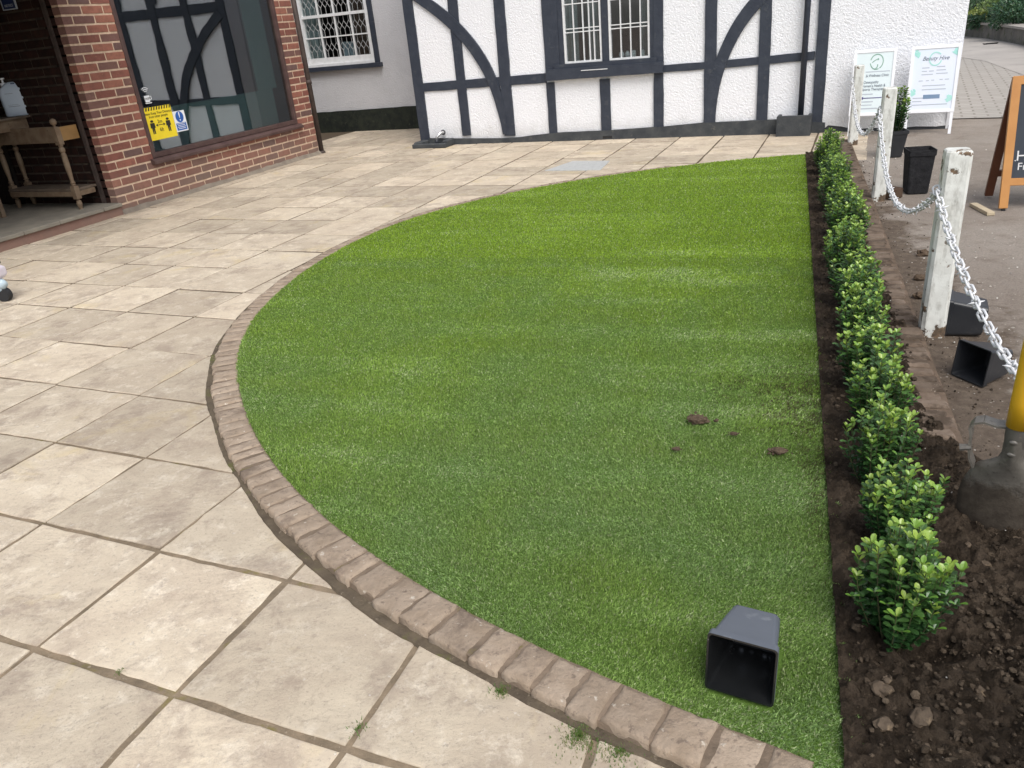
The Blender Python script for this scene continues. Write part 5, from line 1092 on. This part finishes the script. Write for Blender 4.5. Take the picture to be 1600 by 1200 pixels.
m = MB(); m.box(-.07, .03, -.0812, -.0802, .085, .089); m.box(-.07, .00, -.0812, -.0802, .20, .203); m.box(-.07, .02, -.0812, -.0802, .10, .102); m.build('jug_print', MT['greyink'], JG)
# ------------------------------------------------------------------ poster boards by the house
def poster_board(label, foot_l, foot_r, top_l, z_bot, lean=.10):
    a = G(*foot_l); b = G(*foot_r); xd = Vector((math.cos(TW), math.sin(TW), 0)); ang = TW
    r = thing('poster_board', label, 'sign board', a, ang, 'white poster boards against the house'); return r
def board(label, lx_px, ly_px, rx_px, zb, zt, face_mat, wv):
    a = G(lx_px, ly_px); b = G(rx_px, ly_px-4 if wv is None else ly_px-4); ang = TW; r = thing('poster_board', label, 'sign board', a, ang, 'white poster boards against the house'); wv = wv
    r.scale = (.83 if lx_px < 1400 else .88, 1, 1); lean = math.atan2(.17, .80); T_ = Matrix.Rotation(-lean, 4, 'X')
    f = MB(); fw = .032
    for x0, x1, z0, z1 in ((0, fw, zb, zt), (wv-fw, wv, zb, zt), (fw+.0002, wv-fw-.0002, zb, zb+fw), (fw+.0002, wv-fw-.0002, zt-fw, zt)): f.box(x0, x1, -.010, .010, z0, z1, ch=.004)
    fo = f.build('frame', MT['pvc'], r); fo.matrix_basis = T_
    p = MB(); p.box(fw-.004, wv-fw+.004, -.004, .003, zb+fw-.004, zt-fw+.004); po = p.build('poster', face_mat, r); po.matrix_basis = T_
    for x in (.006, wv-.034):
        l = MB(); l.box(x, x+.028, -.006, .010, 0, zb-.0005); lo = l.build('leg', MT['pvc'], r); lo.matrix_basis = T_
    # rear frame of the A shape
    rb = MB(); rb.box(.01, .035, -.008, .008, .0, zt-.02); rb.box(wv-.035, wv-.01, -.008, .008, .0, zt-.02); rb.box(.0352, wv-.0352, -.006, .006, zb, zb+.03); ro = rb.build('rear_frame', MT['pvc'], r)
    ro.matrix_basis = Matrix.Translation((0, .34, 0)) @ Matrix.Rotation(math.atan2(.17, .80), 4, 'X')
    return r, T_, fw
def flat(parent, T_, name, mat, m): o = m.build(name, mat, parent); o.matrix_basis = T_; return o
def ttext(parent, T_, body, size, x, z, mat, **kw):
    o = text(body, size, mat, 'lettering', parent, **kw); o.matrix_basis = T_ @ Matrix.Translation((x, -.0062, z)) @ Matrix.Rotation(R(90), 4, 'X') @ Matrix.Diagonal((kw.get('sx', 1), 1, 1, 1)); return o
def arcline(m, cx, cz, r_, a0, a1, wv, y=-.0055, n_=24):
    A_ = [R(a0)+(R(a1)-R(a0))*k/n_ for k in range(n_+1)]; vs = [(cx+(r_+s_*wv/2)*math.cos(a), y, cz+(r_+s_*wv/2)*math.sin(a)) for s_ in (-1, 1) for a in A_]; m.add(vs, [(i, i+1, n_+2+i, n_+1+i) for i in range(n_)])
r, T_, fw = board('left poster board with green ring logo and an arrow pointing left', 1323, 213, 1405, .185, .80, MT['poster_green'], .455)
zb, zt, wv = .185, .80, .455; m = MB(); arcline(m, .25, .685, .068, -60, 165, .010); arcline(m, .25, .685, .068, 190, 292, .010); arcline(m, .222, .655, .040, 285, 370, .010); arcline(m, .28, .60, .11, 105, 135, .008)
m.add([(.262+.010*math.cos(k*.785), -.0056, .708+.010*math.sin(k*.785)) for k in range(8)], [tuple(range(8))]); flat(r, T_, 'logo', MT['logo'], m)
for tx, z, s_, x in (('& Wellness Clinic', .560, .034, .27), ('Osteopathy', .500, .034, .21), ("Women's Health &", .466, .034, .235), ('Sports Therapies', .434, .034, .235)): ttext(r, T_, tx, s_, x, z, MT['greyink'])
m = MB(); m.box(.14, .40, -.0052, -.0045, .592, .600); m.box(.10, .24, -.0052, -.0045, .385, .395); m.box(.09, .25, -.0052, -.0045, .315, .325); m.box(.09, .24, -.0052, -.0045, .285, .293); m.box(.10, .30, -.0052, -.0045, .250, .262); flat(r, T_, 'small_print', MT['paleink'], m)
m = MB(); m.box(.135, .34, -.0056, -.0046, .350, .358); m.add([(.095, -.0056, .354), (.14, -.0056, .340), (.14, -.0056, .368)], [(0, 1, 2)]); flat(r, T_, 'arrow', MT['indigo'], m)
r, T_, fw = board('right poster board with mint leaf corners and script heading', 1410, 211, 1480, .195, .80, MT['poster_blue'], .475)
m = MB(); rr = random.Random(8)
for cx, cz, n_ in ((.06, .75, 7), (.42, .75, 7), (.055, .40, 7), (.41, .33, 9)):
    for k in range(n_):
        a = rr.uniform(0, 6.28); x, z = cx+rr.uniform(-.018, .018), cz+rr.uniform(-.035, .010); l, w_ = rr.uniform(.02, .035), .012; ca_, sa_ = math.cos(a), math.sin(a)
        m.add([(min(max(x+u*l*ca_-v*w_*sa_, .033), .442), -.0046-.0002*k, min(max(z+u*l*sa_+v*w_*ca_, .229), .767)) for u, v in ((-1, 0), (-.4, .8), (.3, .9), (1, 0), (.3, -.9), (-.4, -.8))], [(0, 1, 2, 3, 4, 5)])
flat(r, T_, 'leaf_print', MT['mint'], m); m = MB(); arcline(m, .24, .68, .058, 40, 345, .011, -.0064); flat(r, T_, 'logo', MT['mint'], m)
ttext(r, T_, 'Beauty Hive', .052, .24, .685, MT['greyink'], shear=.35)
m = MB()
for x0, x1, z in ((.12, .19, .60), (.26, .34, .605), (.12, .17, .57), (.19, .235, .57), (.26, .35, .575), (.12, .23, .54), (.26, .37, .545), (.10, .14, .485), (.17, .20, .485), (.22, .25, .487), (.30, .33, .49), (.35, .39, .49), (.14, .36, .44), (.14, .37, .405), (.06, .20, .33), (.06, .40, .268), (.06, .15, .30)): m.box(x0, x1, -.0052, -.0045, z, z+.008)
flat(r, T_, 'small_print', MT['paleink'], m); m = MB(); m.box(.16, .32, -.0054, -.0044, .325, .362); flat(r, T_, 'button_print', M('slate_blue_print', L(.16, .24, .36), L(.18, .26, .38)), m)
# ------------------------------------------------------------------ chalkboard A-frame
fF = G(1566, 329); fB = G(1545, 308); back = Vector((fB.x-fF.x, fB.y-fF.y, 0)); ang = math.atan2(-.32, .95); CBd = thing('chalkboard_sign', 'pine framed A-board with slate chalkboard at the right edge', 'chalkboard', fF, ang)
loc = Matrix.Rotation(-ang, 4, 'Z') @ back; dep = loc.y; hgt = onV(1590, 119, fF+back*.5, ang).z; lf = math.atan2(dep/2, hgt); Lg = hgt/math.cos(lf)
TF = Matrix.Rotation(-lf, 4, 'X'); TB = Matrix.Translation((0, dep, 0)) @ Matrix.Rotation(lf, 4, 'X'); WD = .56; m = MB()
m.box(-.022, .026, -.012, .012, .012, Lg, ch=.003); o = m.build('front_stile', MT['orange'], CBd); o.matrix_basis = TF; o = MB().box(WD-.024, WD+.024, -.012, .012, .012, Lg, ch=.003).build('front_stile', MT['orange'], CBd); o.matrix_basis = TF
m = MB(); m.box(.0262, WD-.0242, -.010, .010, Lg-.05, Lg, ch=.002); o = m.build('front_rail', MT['orange'], CBd); o.matrix_basis = TF; m = MB(); m.box(.0262, WD-.0242, -.010, .010, .150, .195, ch=.002); o = m.build('front_rail', MT['orange'], CBd); o.matrix_basis = TF
m = MB(); m.box(.024, WD-.022, -.003, .006, .19, Lg-.045); o = m.build('slate_panel', MT['chalkboard'], CBd); o.matrix_basis = TF
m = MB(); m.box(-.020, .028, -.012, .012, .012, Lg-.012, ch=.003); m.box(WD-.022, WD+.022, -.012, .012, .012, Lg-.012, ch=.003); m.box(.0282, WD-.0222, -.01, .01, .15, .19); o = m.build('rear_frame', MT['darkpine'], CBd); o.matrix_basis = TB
m = MB(); m.box(-.005, .015, -.01, .01, 0, .0118); o = m.build('foot_pad', MT['rubber'], CBd)
for bd, sz, x, z in (('H', .085, .072, .325), ('Fre', .062, .095, .262), ('.', .06, .040, .315)):
    o = text(bd, sz, MT['chalk'], 'lettering', CBd); o.matrix_basis = TF @ Matrix.Translation((x, -.0042, z)) @ Matrix.Rotation(R(90), 4, 'X')
p, p2 = G(1520, 322, .0), G(1548, 337, .0); d = p2-p; m = MB().box(0, d.length, -.022, .022, 0, .022, ch=.002)
tag(m.build('wood_offcut', MT['rawwood'], loc=p, rotz=math.atan2(d.y, d.x)), 'short pale timber offcut on the path beside the chalkboard', 'wood block')
# ------------------------------------------------------------------ manhole cover
q = [G(851, 267.5), G(895, 252.5), G(953, 252), G(938, 266.5)]; m = MB(); m.slab([(p.x, p.y) for p in q], -.01, .0065)
tag(m.build('manhole_cover', MT['metal']), 'light grey metal inspection cover set in the paving behind the lawn', 'manhole cover')
# ------------------------------------------------------------------ leaf litter along the plinth
m = MB(); rr = random.Random(12)
for k in range(90):
    u_ = rr.choice([rr.uniform(-1.6, 2.2), rr.gauss(-.9, .3), rr.gauss(.2, .3)]); y = -.04-abs(rr.gauss(0, .05)); lx = Vector((W0_.x, W0_.y, 0))+Vector((math.cos(TW), math.sin(TW), 0))*u_+Vector((-math.sin(TW), math.cos(TW), 0))*y
    s_ = rr.uniform(.006, .018); a = rr.uniform(0, 6.28); leaf(m, Vector((lx.x, lx.y, .006)), Vector((math.cos(a), math.sin(a), rr.uniform(0, .3))), Vector((0, 0, 1)), s_, s_*.5, (.05, .04, .03))
tag(m.build('leaf_litter', MT['leaf']), 'dark dry leaf scraps at the foot of the house', None, kind='stuff')
# ------------------------------------------------------------------ edge of a wheeled toy at the left
tp_ = G(8, 470); TY = thing('wheeled_toy', 'edge of a lilac and pale blue wheeled toy on the paving at the left', 'toy', (tp_.x-.02, tp_.y, 0), R(-10))
m = MB(); ring = [(0, -.022*0+.0, 0)]; m.tube([(.035, -.02, .045), (.035, .02, .045)], [.045, .045], 20); m.build('wheel', MT['rubber'], TY, smooth=False)
m = MB(); lump(m, (.025, 0, .115), .055, (1, .8, .75), 3, 14, .12); m.tube([(-.06, 0, .06), (.0, 0, .085), (.045, -.0, .10)], [.04, .035, .03], 12); m.build('mudguard', MT['toyblue'], TY, smooth=True)
m = MB(); m.box(-.18, .065, -.06, .06, .145, .235, ch=.02); m.box(-.20, -.02, -.065, .065, .235, .30, ch=.02); m.build('body', MT['toywhite'], TY, bevel=.008)
m = MB(); m.box(-.0, .055, -.045, .045, .2352, .262, ch=.006); m.build('seat_pad', MT['rubber'], TY); m = MB(); m.tube([(-.20, -.02, .045), (-.20, .02, .045)], .045, 20); m.build('wheel', MT['rubber'], TY)
# ------------------------------------------------------------------ far wall and shrubs
wp = [G(1395, 52), G(1508, 57), G(1545, 61), G(1600, 72), G(1700, 96), G(1850, 140)]; P_ = smooth_line(resample([(p.x, p.y) for p in wp], 40), 4, 1); d = np.gradient(P_, axis=0); d /= np.hypot(*d.T)[:, None]; nn_ = np.stack([-d[:, 1], d[:, 0]], 1)
LW = thing('low_wall', 'low curved grey stone wall holding back the far shrubbery', 'wall')
def ribbon(off0, off1, z0, z1):
    m = MB(); n_ = len(P_); vs = []
    for off, z in ((off0, z0), (off0, z1), (off1, z1), (off1, z0)): vs += [(*(P_[i]+nn_[i]*off), z) for i in range(n_)]
    fs = [(r_*n_+i, r_*n_+i+1, ((r_+1) % 4)*n_+i+1, ((r_+1) % 4)*n_+i) for r_ in range(4) for i in range(n_-1)]; m.add(vs, fs); return m
ribbon(0, .3, 0, .29).build('wall_face', MT['lowwall'], LW); ribbon(-.03, .33, .292, .335).build('coping', MT['coping'], LW)
bd = MB(); q = [tuple(P_[i]+nn_[i]*.25) for i in range(0, 40, 3)]+[(60, 10), (60, 70), (-10, 60)]; bd.slab(q, -.02, .24); tag(bd.build('planted_bed', MT['soil']), 'raised planted bed behind the far wall', None, kind='structure')
def bush(label, c, rx, ry, rz, n_, cols, seed, name='shrub', lf_=.07, grp='shrubs behind the far wall', top=None):
    rr = random.Random(seed); fo = MB(); c = Vector(c); ph = [rr.uniform(0, 6) for _ in range(6)]
    for k in range(n_):
        u = rr.uniform(-1, 1); a = rr.uniform(0, 6.28); s_ = math.sqrt(1-u*u); v = Vector((s_*math.cos(a), s_*math.sin(a), u)); q_ = .75+.25*rr.random()+.14*math.sin(3*a+ph[0])+.12*math.sin(5*u+ph[1]+2*a)
        p = Vector((v.x*rx*q_, v.y*ry*q_, v.z*rz*q_)); d = (v+Vector((rr.gauss(0, .6), rr.gauss(0, .6), rr.gauss(0, .6)+.3))).normalized(); cc = rr.choice(cols)
        if top and v.z > .45: cc = top
        g_ = rr.uniform(.7, 1.3); leaf(fo, p, d, v, lf_*rr.uniform(.7, 1.4), lf_*.5, tuple(x*g_ for x in cc))
    r = thing(name, label, 'shrub', c, 0, grp); fo.build('foliage', MT['leaf'], r); st = MB(); st.tube([(0, 0, -rz*1.05), (0, 0, 0)], .04, 6); [st.tube([(0, 0, -rz*.5), (rx*.5*math.cos(a), ry*.5*math.sin(a), rz*.3)], .02, 5) for a in (0, 2.1, 4.2)]; st.build('trunk', MT['stem'], r); return r
g_d = [(.055, .12, .06), (.075, .15, .07), (.06, .13, .08)]; g_l = [(.17, .25, .07), (.13, .20, .07)]  # far greens lightened to carry distance haze in the leaf colour
def far(px, py, back, z): p = G(px, py); d = Vector((p.x, p.y, 0)).normalized(); q_ = p+d*back; return (q_.x, q_.y, z)
bush('clipped shrub with yellow-green top just behind the far wall', far(1545, 61, .8, .40), .60, .45, .20, 2600, g_d, 1, top=(.30, .36, .10))
bush('dense dark green shrub bulging over the far wall at the right', far(1592, 68, 1.15, .52), .60, .6, .26, 3000, g_d, 2)
bush('round lime-topped shrub at the top right corner', far(1603, 68, 2.4, .70), 1.0, .7, .28, 3200, g_l, 3, top=(.40, .46, .11))
bush('tall mid-green shrub beside the house corner', far(1522, 58, 1.9, .55), .8, .6, .42, 3000, [(.09, .17, .08), (.12, .19, .10)], 4)
bush('grey-green shrub in the middle distance', far(1552, 60, 3.4, .85), 1.0, .8, .50, 3200, [(.10, .18, .11), (.13, .20, .12)], 5)
for i, (px, bk, lab) in enumerate([(1490, 6, 'leftmost dark tree mass behind the far shrubs'), (1570, 7, 'middle dark tree mass behind the far shrubs'), (1660, 6.5, 'rightmost dark tree mass behind the far shrubs')]):
    bush(lab, far(px, 60, bk, 1.9), 2.0, 1.4, 1.7, 3000, g_d, 20+i, 'background_tree', .16, 'trees behind the far shrubs')
for px, py, lab in ((1478, 212, None),): pass
# ------------------------------------------------------------------ hardness of the far drain slot
m = MB(); q = [G(1535, 69.5), G(1560, 67.5), G(1558, 69.5), G(1537, 71)]; m.slab([(p.x, p.y) for p in q], .0135, .02); tag(m.build('gully_grate', MT['dark']), 'dark gully grate in the far road near the wall', 'gully')
